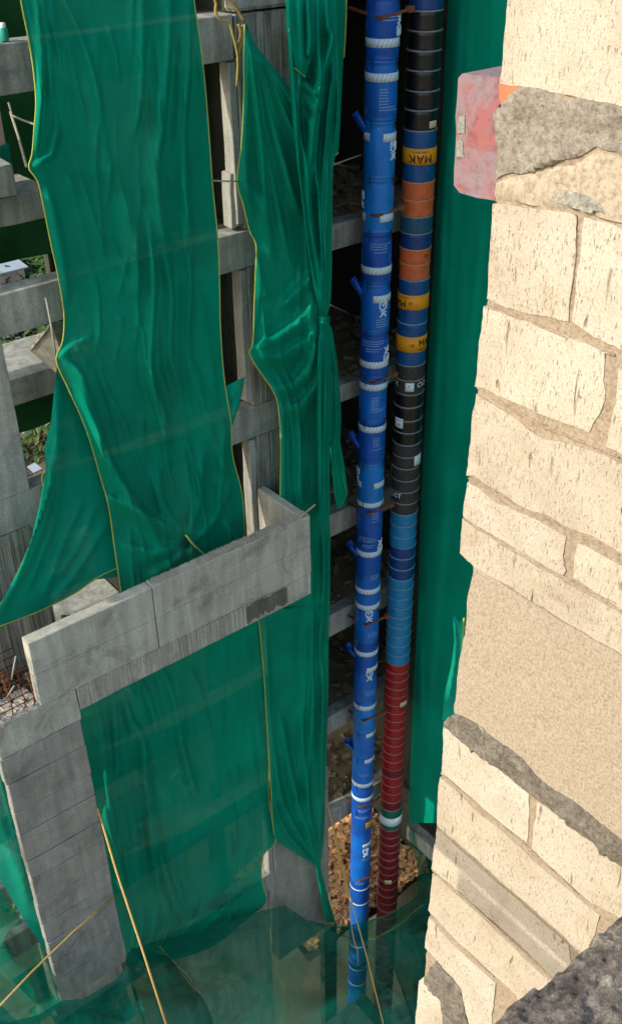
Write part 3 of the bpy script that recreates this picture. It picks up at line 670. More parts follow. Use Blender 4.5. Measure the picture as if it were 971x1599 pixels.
poly_sheet('catch_net', 'bright green catch net wrapped round the base of the tall column', [(98,1562),(130,1560),(180,1530),(201,1508),(212,1545),(226,1590),(240,1660),(-80,1660),(-60,1600),(0,1600),(60,1585)], 0, 0,
    [([(104,1566),(150,1580),(200,1600)], 4, .07), ([(100,1566),(120,1600)], 4, .06), ([(200,1510),(190,1560),(170,1600)], 6, .06), ([(207,1530),(215,1590)], 4, .05), ([(100,1564),(60,1600)], 4, .06)], 'net_teal', 43,
    depth=idw([(98,1565,11.15), (150,1545,11.2), (201,1508,11.3), (226,1590,10.2), (100,1640,9.6), (0,1600,10.6)]), group=g2, cat='net', step=5)
poly_sheet('catch_net', 'see-through dark teal net at the lower left over grey boards', [(-80,1300),(0,1385),(30,1430),(60,1470),(85,1520),(100,1566),(60,1600),(0,1640),(-80,1660)], 0, 0,
    [([(20,1590),(60,1565),(95,1545)], 8, .09), ([(0,1480),(55,1465)], 4, .04), ([(0,1590),(50,1570),(90,1556)], 6, .07)], 'net_teal', 44,
    depth=idw([(0,1385,13.2), (60,1470,12.9), (100,1566,11.5), (0,1600,10.6), (-80,1500,12)]), hem=[[(-30,1490),(0,1481),(30,1474),(56,1463)]], hem_mat='rope', group=g2, cat='net', step=6)
poly_sheet('catch_net', 'ribbed yellow-green catch net corner in front of the drum opening', [(445,1414),(480,1437),(520,1455),(560,1468),(600,1466),(650,1600),(640,1660),(590,1580),(540,1520),(500,1475),(470,1440)], 0, 0,
    [([(500,1450),(560,1500),(640,1570)], 3, .04), ([(520,1458),(580,1510),(645,1580)], 3, .04), ([(500,1465),(550,1520),(620,1590)], 3, .04), ([(545,1465),(600,1510),(650,1560)], 3, .04), ([(447,1416),(500,1475),(600,1590)], 4, .07)], 'net', 45,
    depth=idw([(445,1414,12.3), (560,1468,11.6), (600,1466,11.6), (640,1600,10.4), (560,1560,10.8), (500,1475,12.0)]), group=g2, cat='net', step=5)
poly_sheet('catch_net', 'dark catch net pocket beside the block wall below the opening', [(600,1466),(585,1466),(620,1440),(650,1418),(668,1400),(684,1380),(694,1500),(686,1560),(655,1580),(645,1600)], 0, 0,
    [([(600,1466),(640,1450),(670,1420)], 3, .06), ([(640,1450),(665,1530)], 5, .05)], 'net_dense', 46,
    depth=idw([(600,1466,11.6), (668,1400,11.9), (650,1600,10.4), (690,1500,11)]), hem=[[(582,1466),(605,1455),(630,1438),(650,1420),(668,1408)]], hem_mat='root', group=g2, cat='net', step=5)
poly_sheet('catch_net', 'green net rim sagging round the opening where the chutes pass', [(480,1437),(512,1444),(540,1446),(580,1437),(610,1426),(640,1408),(652,1396),(651,1350),(645,1330),(638,1305),(640,1290),(680,1330),(680,1390),(662,1410),(630,1432),(595,1462),(560,1470),(520,1458)], 0, 0,
    [([(500,1450),(560,1458),(620,1430),(660,1400)], 4, .05), ([(655,1330),(664,1370),(655,1400)], 4, .05)], 'cloth_thin', 47,
    depth=idw([(480,1437,12.5), (560,1450,11.9), (620,1425,12.0), (652,1396,12.3), (640,1295,13.4), (680,1330,13.2)]), hem=[[(512,1444),(540,1447),(580,1437),(612,1425),(640,1408),(652,1396)]], hem_mat='hem_green', group=g2, cat='net', step=5)
rough_box('plinth_wall', (5.4, 8.58), (12.78, 13.0), (-33, -20.1), M['conc_box'], bld, step=.5)
rough_box('plinth_wall', (10.36, 10.8), (12.9, 13.1), (-33, -24.1), M['conc_dark'], bld, step=.8)
# what lies under the nets
pod = rough_box('podium_slab', (-6, 10.9), (4, 12.3), (-27.4, -27.0), M['conc'], bld, step=1.2)
rough_box('podium_slab', (10.9, 11.3), (4, 12.3), (-27.6, -27.1), M['conc_dark'], bld, step=1.2)
for k in range(16):
    rr = random.Random(k); mb = MB(); a = rr.uniform(-.3, .3)
    mb.box((rr.uniform(.2, 3.1), rr.uniform(12.4, 15), H-19.4+rr.uniform(0, .3)-.3*(k % 3)), (.24, rr.uniform(2, 3.6), .05), Matrix.Rotation(a, 3, 'Z'))
    tag(mb.build('scaffold_board', M['wood_grey']), 'weathered grey board among several under the see-through teal net, lower left', 'board', 'boards under the lower left net')
rough_box('podium_slab', (-3, 4.6), (12.0, 14.2), (-20.6, -20.3), M['conc_dark'], bld, step=1.2)
# scrap wood and soil round the foot of the chutes
vs = []; fs = []; n = 26
for i in range(n+1):
    for j in range(n+1):
        x = 10.3+4.5*i/n; y = 13.5+3.6*j/n
        vs.append((x, y, H-26.0+.3*noise.noise(Vector((x*.8, y*.8, 2)))-.04*abs(x-12)))
for i in range(n):
    for j in range(n): a = i*(n+1)+j; fs.append((a, a+n+1, a+n+2, a+1))
tag(link('soil_heap', mesh('soil_heap', vs, fs, True), M['soil']), 'brown soil heap on the floor behind the feet of the drum chutes', 'soil', kind='stuff')
mb = MB(); rr = random.Random(9)
for k in range(2600):
    x = rr.uniform(10.4, 14.8); y = rr.uniform(13.5, 16.9)
    mb.box((x, y, H-25.9+.3*noise.noise(Vector((x*.8, y*.8, 2)))-.04*abs(x-12)+.22+rr.random()*.3), (rr.uniform(.06, .16), rr.uniform(.15, .45), rr.uniform(.02, .06)),
           Matrix.Rotation(rr.random()*6.3, 3, 'Z') @ Matrix.Rotation(rr.uniform(-.4, .4), 3, 'X'))
tag(mb.build('scrap_wood', M['wood']), 'orange-brown broken wood scraps heaped behind the feet of the chutes', 'wood scraps', kind='stuff')
# debris on the right bay floors
mb = MB(); rr = random.Random(19)
for i, t in enumerate(ztops[:-1]):
    for k in range(130):
        mb.box((rr.uniform(11, 14), RB+.35+rr.random()**1.3*2.2, H+t-.02+rr.random()*.12), (rr.uniform(.03, .2), rr.uniform(.03, .3), rr.uniform(.02, .09)), Matrix.Rotation(rr.random()*6.3, 3, 'Z') @ Matrix.Rotation(rr.uniform(-.5, .5), 3, 'X'))
tag(mb.build('floor_debris', M['dust']), 'dusty brown debris strewn along the open floors behind the blue chute', 'debris', kind='stuff')

# ------------------------------------------------------------------ drum chutes
def lathe(prof, n=36):
    vs = []; fs = []
    for (r, z) in prof:
        for k in range(n):
            a = 2*math.pi*k/n; vs.append((r*math.cos(a), r*math.sin(a), z))
    for i in range(len(prof)-1):
        for k in range(n): fs.append((i*n+k, i*n+(k+1) % n, (i+1)*n+(k+1) % n, (i+1)*n+k))
    return vs, fs
def shell(r, t0, t1, z0, z1, n=14):
    """thin curved patch standing just off a drum, with thickness"""
    vs = []
    for k in range(n+1):
        a = t0+(t1-t0)*k/n
        for rr_, z in ((r, z0), (r, z1), (r+.003, z0), (r+.003, z1)): vs.append((rr_*math.cos(a), rr_*math.sin(a), z))
    fs = []
    for k in range(n):
        a, b = 4*k, 4*k+4; fs += [(a+2, b+2, b+3, a+3), (a, a+2, a+3, a+1)[::1] if k == 0 else (a+1, a+3, b+3, b+1), (a, b, b+2, a+2)]
    return vs, fs
def bent_text(txt, size, r, t0, z0, flip=False, shear=0):
    cu = bpy.data.curves.new('t', 'FONT'); cu.body = txt; cu.size = size; cu.align_x = 'CENTER'; cu.align_y = 'CENTER'; cu.offset = size*.002; cu.resolution_u = 2
    o = bpy.data.objects.new('t', cu); COL.objects.link(o); dg = bpy.context.evaluated_depsgraph_get(); dg.update()
    me = bpy.data.meshes.new_from_object(o.evaluated_get(dg)); bpy.data.objects.remove(o)
    bm = bmesh.new(); bm.from_mesh(me)
    bmesh.ops.triangulate(bm, faces=bm.faces)
    for v in bm.verts:
        x, y = v.co.x, v.co.y
        if flip: x, y = -x, -y
        a = t0+x/r; v.co = Vector((r*math.cos(a), r*math.sin(a), z0+y))
    bm.to_mesh(me); bm.free(); me.materials.clear(); return me
TC = math.radians(227.9)                         # the side of a chute that faces the camera
def axis_at(ends, z):
    (p0, p1) = ends; t = (z-p0.z)/(p1.z-p0.z); return p0+(p1-p0)*t
def chute(name, label, ends):
    p = axis_at(ends, 0); o = empty(name, (p.x, p.y, 0), label, 'rubbish chute'); return o
D1 = 17.85; E1 = (onD(598, 20, D1), onD(562, 1365, D1))
D2 = 18.35; E2 = (onD(664, 20, D2), onD(603, 1430, D2))
def zat(ends, d, r, y):
    """height of a row of the picture on the near face of a chute"""
    lo, hi = 0, 1
    x = 598+(562-598)*(y-20)/1345 if ends is E1 else 664+(603-664)*(y-20)/1410
    return onD(x, y, d-r).z
c1 = chute('blue_drum_chute', 'tall rubbish chute of stacked blue plastic drums with white hatched bands', E1)
R1 = .268
ztop = zat(E1, D1, R1, -60); pitch = (zat(E1, D1, R1, 96)-zat(E1, D1, R1, 594))/6.0
zj = zat(E1, D1, R1, 96)+2*pitch
def place(o, ends, zc, parent, z0):
    p = axis_at(ends, zc); o.parent = parent
    o.matrix_parent_inverse = Matrix.Translation(-world_loc(parent)); o.location = (p.x, p.y, z0); return o
cols = ['blue1', 'blue2', 'blue1', 'blue3', 'blue3', 'blue2', 'blue1', 'blue2', 'blue1', 'blue2', 'blue3', 'blue2', 'blue2', 'blue1', 'blue1', 'blue2', 'blue1', 'blue3', 'blue1', 'blue1', 'blue2', 'blue2', 'blue1', 'blue1', 'blue2', 'blue1', 'blue2', 'blue1', 'blue2', 'blue1', 'blue2','blue1','blue2','blue1','blue2','blue1']
bprof = [(.235, 0), (.262, .01), (.268, .03), (.262, .05), (.258, .06), (.266, .10), (.268, .3), (.268, .56), (.266, pitch-.14), (.258, pitch-.09), (.25, pitch-.05), (.262, pitch-.035), (.264, pitch-.02), (.25, pitch+.01)]
bv, bf = lathe(bprof)
bmesh_cache = {}
for c in ('blue1', 'blue2', 'blue3'):
    me = mesh('drum', bv, bf, True); me.materials.append(M[c]); bmesh_cache[c] = me
drums = []
k = 0; z = zj
while z > 0.2 and k < len(cols):
    z0 = z-pitch
    o = bpy.data.objects.new('drum', bmesh_cache[cols[k]]); COL.objects.link(o)
    place(o, E1, z0, c1, z0); o.rotation_euler.z = random.Random(k).random()*.3
    drums.append((o, z0, z)); z = z0; k += 1
# black ties where drums are wired together
def nearest(z_):
    for (o, a, b) in drums:
        if a <= z_ < b: return o
    return drums[-1][0]
def decal(ends, d, R, py, h, t0, t1, mat, name, parent_fn, hatch=False, tc=TC, slant=0):
    z_ = zat(ends, d, R, py); o_ = parent_fn(z_); p = axis_at(ends, z_)
    vs, fs = shell(R+.002, tc+math.radians(t0), tc+math.radians(t1), z_-h/2, z_+h/2, max(3, int(abs(t1-t0)/7)))
    me = mesh(name, vs, fs, True); q = bpy.data.objects.new(name, me); COL.objects.link(q); me.materials.append(M[mat])
    q.parent = o_; q.matrix_parent_inverse = Matrix.Identity(4)
    base = Vector((axis_at(ends, z_).x, axis_at(ends, z_).y, 0))
    # the drum's own rotation is undone so that the print faces as it does in the photograph
    q.matrix_parent_inverse = (Matrix.Translation(Vector((p0xy(o_)[0], p0xy(o_)[1], o_.location.z))) @ Matrix.Rotation(o_.rotation_euler.z, 4, 'Z')).inverted()
    q.location = base
    if hatch:
        mb = MB(); step = 15
        a = t0+6
        while a < t1-8:
            for s in range(1):
                a0 = tc+math.radians(a); a1 = tc+math.radians(a+11); r = R+.0045
                pts = [(r*math.cos(a0+(a1-a0)*u), r*math.sin(a0+(a1-a0)*u), z_-h/2+.004+(h-.008)*u) for u in (0, .5, 1)]
                mb.tube(pts, .0032, 4)
            a += step
        hh = mb.build('hatch', M['ink']); hh.parent = q
    return q
def p0xy(o_):
    # location is set in world terms by place()
    return (o_.location.x, o_.location.y)
def bdecal(*a, **k): return decal(E1, D1, R1, *a, **k)
full = [68, 122, 424, 571, 606, 672, 867, 925, 950, 1023, 1107, 1228, 1250]
for y in full: bdecal(y, .13, -100, 100, 'white', 'hatched_band', nearest, hatch=True)
for y in (790,): bdecal(y, .11, -100, 100, 'white', 'hatched_band', nearest, hatch=True)
for y, a, b, a2, b2 in ((216, 12, 85, -95, -38), (342, 8, 90, -95, -50), (468, -10, 85, -100, -70), (760, 15, 85, -95, -42), (1047, 5, 85, -100, -85), (1150, 12, 80, -100, -80), (1190, 8, 80, -100, -78), (1322, 10, 80, -100, -80)):
    bdecal(y, .13, a, b, 'white', 'hatched_band', nearest, hatch=True); bdecal(y, .13, a2, b2, 'white', 'hatched_band', nearest)
for y in (1391, 1414, 1480, 1516, 1540): bdecal(y, .05, -100, 100, 'white', 'stripe', nearest)
bdecal(1291, .22, 25, 70, 'yellow', 'sticker', nearest)
# rows of small print
rr = random.Random(3)
def text_rows(y, n, a, b, mat='paleprint', dz=.045, h=.018, name='small_print', pf=nearest, E=E1, D=D1, R=R1):
    zc = zat(E, D, R, y); o_ = pf(zc); mb = MB()
    for i in range(n):
        z_ = zc-i*dz; t = a
        e_ = b-rr.uniform(0, (b-a)*.3)
        while t < e_:
            w_ = rr.uniform(4, 11); t2 = min(e_, t+w_)
            vs, fs = shell(R+.002, TC+math.radians(t), TC+math.radians(t2), z_-h/2, z_+h/2, 2); mb.add(vs, fs); t = t2+2.2
    q = mb.build(name, M[mat]); q['kind'] = 'stuff'; q.parent = o_
    q.matrix_parent_inverse = (Matrix.Translation(Vector((p0xy(o_)[0], p0xy(o_)[1], o_.location.z))) @ Matrix.Rotation(o_.rotation_euler.z, 4, 'Z')).inverted()
    ax = axis_at(E, zc); q.location = (ax.x, ax.y, 0); return q
for y, n, a, b in ((27, 2, 0, 80), (35, 3, -85, -60), (140, 6, -5, 30), (168, 2, -5, 70), (172, 3, -85, -50), (382, 3, -25, 70), (395, 1, -10, 50), (395, 6, -85, -60), (500, 4, 5, 60), (534, 3, -55, 50), (546, 2, -35, 35),
                 (622, 6, -5, 30), (640, 2, -5, 70), (636, 3, -85, -50), (685, 5, 5, 40), (703, 1, 5, 70), (697, 3, -85, -60), (803, 4, 10, 50), (816, 1, 10, 60), (811, 3, -85, -50), (841, 3, -50, 40), (852, 2, -30, 30),
                 (900, 3, 10, 70), (909, 5, -85, -50), (970, 2, -85, -40), (990, 3, 5, 70), (1005, 5, -85, -40), (1080, 4, 0, 70), (1088, 4, -85, -60), (1210, 2, -20, 40), (1266, 2, -20, 45), (1277, 2, -40, 40), (1340, 4, 10, 75), (1380, 2, -30, 30)):
    text_rows(y, n, a, b)
# white interlaced logo mark beside some of the bands
def logo(y, a, up_=1, s=1.0):
    zc = zat(E1, D1, R1, y); o_ = nearest(zc); mb = MB(); r = R1+.003
    def seg(pts, wd=.016):
        mb.tube([(r*math.cos(TC+math.radians(a)+p[0]*s/r), r*math.sin(TC+math.radians(a)+p[0]*s/r), zc+up_*p[1]*s) for p in pts], wd, 4)
    seg([(-.07, .14), (.07, .14)]); seg([(-.07, .14), (-.07, .02), (0, -.02), (.07, .02), (.07, .14)]); seg([(-.035, .12), (0, .05), (.035, .12)])
    seg([(-.07, -.14), (-.03, -.12), (0, -.05), (-.06, -.03)]); seg([(.07, -.14), (.03, -.12), (0, -.05), (.07, -.06)]); seg([(-.04, -.08), (.05, -.09)])
    q = mb.build('emblem', M['white']); q.parent = o_
    q.matrix_parent_inverse = (Matrix.Translation(Vector((p0xy(o_)[0], p0xy(o_)[1], o_.location.z))) @ Matrix.Rotation(o_.rotation_euler.z, 4, 'Z')).inverted()
    ax = axis_at(E1, zc); q.location = (ax.x, ax.y, 0)
for y, a, u in ((42, 72, -1), (238, 58, 1), (484, 32, 1), (556, 58, -1), (747, -75, 1), (856, 60, -1), (963, 10, 1), (1056, 20, 1), (1333, 30, 1), (316, -80, 1)): logo(y, a, u)
for (o, a, b) in drums[:22]:
    mb = MB()
    for t in (-30, 60):
        an = TC+math.radians(t); r = R1+.006
        mb.tube([(r*math.cos(an), r*math.sin(an), pitch-.12), (r*math.cos(an), r*math.sin(an), pitch+.06)], .009, 5)
    q = mb.build('wire_tie', M['blackink']); q.parent = o; q.rotation_euler.z = -o.rotation_euler.z
# half-drum inlets feeding the chute at the floors
for y in (222, 478, 716, 884, 1042, 1188):
    zc = zat(E1, D1, R1, y); p = axis_at(E1, zc)
    vs = []; fs = []; nn = 10; L = 3
    ax = Vector((-.42, .36, .80)).normalized(); side = ax.cross(Vector((0, 0, 1))).normalized(); dn = side.cross(ax)
    c0 = Vector((p.x, p.y, zc-.12))+ax*.1
    for i in range(L+1):
        for j in range(nn+1):
            an = math.pi*(j/nn); vs.append(c0+ax*(.56*i/L)+side*math.cos(an)*.12-dn*(math.sin(an)*.12)*(-1 if dn.z > 0 else 1)*-1)
    for i in range(L):
        for j in range(nn): a = i*(nn+1)+j; fs.append((a, a+1, a+nn+2, a+nn+1))
    me = mesh('inlet_trough', vs, fs, True); q = link('inlet_trough', me, M['blue2'], c1)
    sm = q.modifiers.new('s', 'SOLIDIFY'); sm.thickness = .012
# second chute: steel oil drums
c2 = chute('steel_drum_chute', 'tall rubbish chute of stacked steel oil drums, black, orange, blue and red', E2)
R2 = .285
seq = [(-45, 17, 'navy', 'ring'), (17, 49, 'black', 'ring'), (49, 80, 'black', 'ring'), (80, 111, 'black', 'ring'), (111, 143, 'black', 'ring'), (143, 173, 'black', 'ring'), (173, 205, 'black', 'ring'),
       (205, 286, 'dblue', 'ring'), (286, 314, 'orange', 'ringor'), (314, 340, 'orange', 'ringor'), (340, 366, 'teal', 'ring'), (366, 391, 'navy', 'ring'), (391, 414, 'orange', 'ringor'), (414, 439, 'orange', 'ringor'),
       (439, 507, 'dblue', 'ringblue'), (507, 572, 'dblue', 'ringblue'), (572, 595, 'dirty', 'ring'), (595, 617, 'dirty', 'ring'), (617, 637, 'black', 'ring'), (637, 658, 'black', 'ring'), (658, 677, 'black', 'ring'), (677, 696, 'black', 'ring'), (696, 715, 'dirty', 'ring'), (715, 733, 'dirty', 'ring'), (733, 752, 'dirty', 'ring'), (752, 770, 'dirty', 'ring'), (770, 788, 'dirty', 'ring'), (788, 805, 'dirty', 'ring'),
       (805, 823, 'lblue', 'ringblue'), (823, 841, 'lblue', 'ringblue'), (841, 857, 'lblue', 'ringblue'), (857, 874, 'navy', 'ringblue'), (874, 891, 'navy', 'ringblue'), (891, 907, 'navy', 'ringblue')]
y = 907
while y < 1035: seq.append((y, y+14.8, 'lblue', 'ringblue')); y += 14.8
y = 1040; seq[-1] = (seq[-1][0], 1040, 'lblue', 'ringblue')
while y < 1262: seq.append((y, y+12.6, 'red' if y < 1200 or int(y) % 3 else 'maroon', 'ringred')); y += 12.6
seq.append((y, 1298, 'dgreen', 'ring')); y = 1298
while y < 1440: seq.append((y, y+11.5, 'maroon', 'ringred')); y += 11.5
while y < 1700: seq.append((y, y+11.0, 'maroon', 'ringred')); y += 11
d2 = []
TC2 = math.radians(225.6)
for i, (ya, yb, mt, rg) in enumerate(seq):
    za, zb = zat(E2, D2, R2, ya), zat(E2, D2, R2, yb)
    if zb < .05: break
    h_ = za-zb; ribbed = mt in ('dblue', 'teal') or (mt == 'orange' and i % 2 == 0)
    prof = [(R2-.02, 0), (R2-.004, .004), (R2-.004, .03)]
    nr = 8 if ribbed else 2
    for k_ in range(1, nr*2):
        prof.append((R2-.006+(.006 if (k_ % 2 and ribbed) else 0), .03+(h_-.05)*k_/(nr*2)))
    prof += [(R2-.004, h_-.02), (R2-.02, h_)]
    vs, fs = lathe(prof)
    me = mesh('drum', vs, fs, True); me.materials.append(M[mt])
    o = bpy.data.objects.new('drum', me); COL.objects.link(o); place(o, E2, zb, c2, zb)
    o.location.x += random.Random(i*3).uniform(-.008, .008)
    vs, fs = lathe([(R2-.01, h_-.026), (R2+.006, h_-.02), (R2+.008, h_-.008), (R2+.004, h_+.003), (R2-.01, h_+.006)])
    me = mesh('rim', vs, fs, True); me.materials.append(M[rg]); q = bpy.data.objects.new('rim', me); COL.objects.link(q); q.parent = o
    d2.append((o, zb, za))
def near2(z_):
    for (o, a, b) in d2:
        if a <= z_ < b: return o
    return d2[-1][0]
def d2decal(y, h, t0, t1, mat, name): return decal(E2, D2, R2+.004, y, h, t0, t1, mat, name, near2, tc=TC2)
def hpx(ya, yb): return zat(E2, D2, R2, ya)-zat(E2, D2, R2, yb)
for ya, yb in ((233, 258), (462, 485), (527, 551)):
    d2decal((ya+yb)/2, hpx(ya, yb), -180, 180, 'yellow', 'label_band')
d2decal(1285, hpx(1279, 1291), -180, 180, 'white', 'label_band')
d2decal(605, hpx(599, 612), -16, 18, 'white', 'sticker'); d2decal(663, hpx(656, 671), -60, -18, 'white', 'sticker'); d2decal(722, hpx(715, 730), 35, 80, 'white', 'sticker')
d2decal(196, hpx(191, 202), 30, 62, 'cream_lab', 'sticker'); d2decal(1102, hpx(1099, 1106), 22, 62, 'cream_lab', 'sticker'); d2decal(1378, hpx(1375, 1381), -18, 20, 'cream_lab', 'sticker')
def put_text(txt, size, y, t, mat, flip=False):
    zc = zat(E2, D2, R2, y); o_ = near2(zc); me = bent_text(txt, size, R2+.0125, TC2+math.radians(t), zc, flip)
    me.materials.append(M[mat]); q = bpy.data.objects.new('lettering', me); COL.objects.link(q); q.parent = o_
    q.matrix_parent_inverse = Matrix.Translation(Vector((o_.location.x, o_.location.y, o_.location.z))).inverted()
    ax = axis_at(E2, zc); q.location = (ax.x, ax.y, 0)
STROKE = {'M': [[(-.36,-.5),(-.36,.5)], [(.36,-.5),(.36,.5)], [(-.36,.5),(0,-.18),(.36,.5)]], 'A': [[(-.38,-.5),(0,.5),(.38,-.5)], [(-.22,-.16),(.22,-.16)]], 'K': [[(-.3,-.5),(-.3,.5)], [(.34,.5),(-.26,.02)], [(-.1,.12),(.36,-.5)]]}
def bold_word(word, hgt, y, t, flip=False, mat='blackink'):
    zc = zat(E2, D2, R2, y); o_ = near2(zc); mb = MB(); r_ = R2+.012; wl_ = hgt*1.05; sg = -1 if flip else 1
    for n_, ch in enumerate(word):
        for st_ in STROKE[ch]:
            pts = []
            for (a, b), (c, d) in zip(st_, st_[1:]):
                for q_ in (0, .5): pts.append((a+(c-a)*q_, b+(d-b)*q_))
            pts.append(st_[-1])
            mb.tube([(r_*math.cos(TC2+math.radians(t)+sg*(x*hgt+(n_-(len(word)-1)/2)*wl_)/r_), r_*math.sin(TC2+math.radians(t)+sg*(x*hgt+(n_-(len(word)-1)/2)*wl_)/r_), zc+sg*y_*hgt) for x, y_ in pts], hgt*.085, 4)
    q = mb.build('lettering', M[mat]); q.parent = o_
    q.matrix_parent_inverse = Matrix.Translation(Vector((o_.location.x, o_.location.y, o_.location.z))).inverted()
    ax = axis_at(E2, zc); q.location = (ax.x, ax.y, 0)
bold_word('MAK', .135, 249, 4, True); put_text('LUBRICANTS', .05, 238, 4, 'blackink', True)
bold_word('MAK', .12, 476, -62, True); put_text('o', .14, 475, -8, 'blackink', True); put_text('LUBRICANTS', .045, 466, -40, 'blackink', True)
bold_word('MAK', .125, 537, 66); put_text('o', .15, 539, 5, 'blackink'); put_text('LUBRICANTS', .045, 547, 50, 'blackink')
put_text('UST', .15, 776, -38, 'white'); put_text('OO', .16, 603, 55, 'white'); put_text('X', .16, 603, -55, 'white')
put_text('ON', .07, 402, 45, 'blackink')
for y, a in ((604, -5), (665, -40), (722, 58)):
    put_text('+', .10, y, a+4, 'blackink')
# rusty angle brackets that hold the chutes to the building, one each floor
ordn = ['topmost', 'second', 'third', 'fourth', 'fifth', 'sixth', 'seventh', 'eighth']
for i, (y, xl, xv, xr) in enumerate(((20, 545, 595, 640), (330, 548, 586, 626), (590, 540, 583, 615), (794, 544, 576, 610), (968, 541, 572, 604), (1118, 544, 568, 599), (1253, 540, 563, 593), (1368, 545, 562, 590))):
    b = empty('chute_bracket', onD(xv, y+6, D1-.33), f'rusty steel bracket clasping the blue chute, {ordn[i]} of eight down the chute', 'bracket', 'brackets holding the chutes')
    pl = onD(xl, y-8, D1+.25); pv = onD(xv, y+8, D1-.33); pr = onD(xr, y-6, D1+.0)
    for a_, b_ in ((pl, pv), (pv, pr)):
        mb = MB(); mb.tube([a_, b_], .028, 4)
        q = mb.build('bar', M['rust']); q.parent = b; q.matrix_parent_inverse = Matrix.Translation(-b.location)
    mb = MB(); mb.box(pr, (.1, .1, .09)); q = mb.build('clamp', M['rust']); q.parent = b; q.matrix_parent_inverse = Matrix.Translation(-b.location)

# ------------------------------------------------------------------ near block wall
XN = 2.0
wall = empty('block_wall', (XN+.1, 1.0, 0), 'sunlit cream block wall close on the right with smeared brown mortar joints', 'wall')
def wall_piece(name, pts, mat, proud=.0, thick=.1, wob=.0035, seed=0, parent=None, label=None, sub=.03, relief=.0, X0=XN, ext=True, st=.035, feather=0):
    """solid piece cut to an outline on the wall plane; edges wobble, the face has its own relief"""
    P = []
    for (px, py) in pts:
        v = onX(px, py, X0)
        if ext and px >= 971: v.y -= .7
        if ext and py <= 0: v.z += 1.2
        if ext and py >= 1590: v.z -= .5
        P.append((v.y, v.z))
    out = []
    for i in range(len(P)):
        a, b = P[i], P[(i+1) % len(P)]; L = math.hypot(b[0]-a[0], b[1]-a[1]); n_ = max(1, int(L/sub))
        for k_ in range(n_):
            t = k_/n_; y_, z_ = a[0]+(b[0]-a[0])*t, a[1]+(b[1]-a[1])*t
            q = noise.noise_vector(Vector((y_*14, z_*14, seed)))
            q2 = noise.noise_vector(Vector((y_*60, z_*60, seed)))
            out.append((y_+(q.x*wob*2.2+q2.x*wob), z_+(q.y*wob*2.2+q2.y*wob)))
    bm = bmesh.new(); xf = X0-proud
    vs = [bm.verts.new((xf, y_, z_)) for y_, z_ in out]; f = bm.faces.new(vs)
    if relief:
        ys = [a for a, b in out]; zs = [b for a, b in out]
        v = min(ys)+st
        while v < max(ys):
            bmesh.ops.bisect_plane(bm, geom=bm.verts[:]+bm.edges[:]+bm.faces[:], plane_co=(0, v, 0), plane_no=(0, 1, 0)); v += st
        v = min(zs)+st
        while v < max(zs):
            bmesh.ops.bisect_plane(bm, geom=bm.verts[:]+bm.edges[:]+bm.faces[:], plane_co=(0, 0, v), plane_no=(0, 0, 1)); v += st
    bound = [e for e in bm.edges if e.is_boundary]
    for fc in bm.faces:
        if fc.normal.x > 0: fc.normal_flip()
    r = bmesh.ops.extrude_edge_only(bm, edges=bound); nv = [g for g in r['geom'] if isinstance(g, bmesh.types.BMVert)]
    for v in nv:
        v.co.x += thick
    ring = {v for e in bound for v in e.verts} if feather else set()
    for v in ring: v.co.x += feather
    if relief:
        done = set(nv) | ring
        for v in bm.verts:
            if v not in done:
                v.co.x += relief*(noise.noise(Vector((v.co.y*9, v.co.z*9, seed)))+.6*noise.noise(Vector((v.co.y*25, v.co.z*25, seed)))+(.5*noise.noise(Vector((v.co.y*70, v.co.z*70, seed))) if st < .03 else 0))
    bmesh.ops.recalc_face_normals(bm, faces=bm.faces)
    me = bpy.data.meshes.new(name); bm.to_mesh(me); bm.free()
    me.polygons.foreach_set('use_smooth', [True]*len(me.polygons)); me.set_sharp_from_angle(angle=.7)
    o = link(name, me, M[mat]); o.parent = parent or wall; o.matrix_parent_inverse = Matrix.Translation(-world_loc(o.parent))
    if label: tag(o, label)
    return o
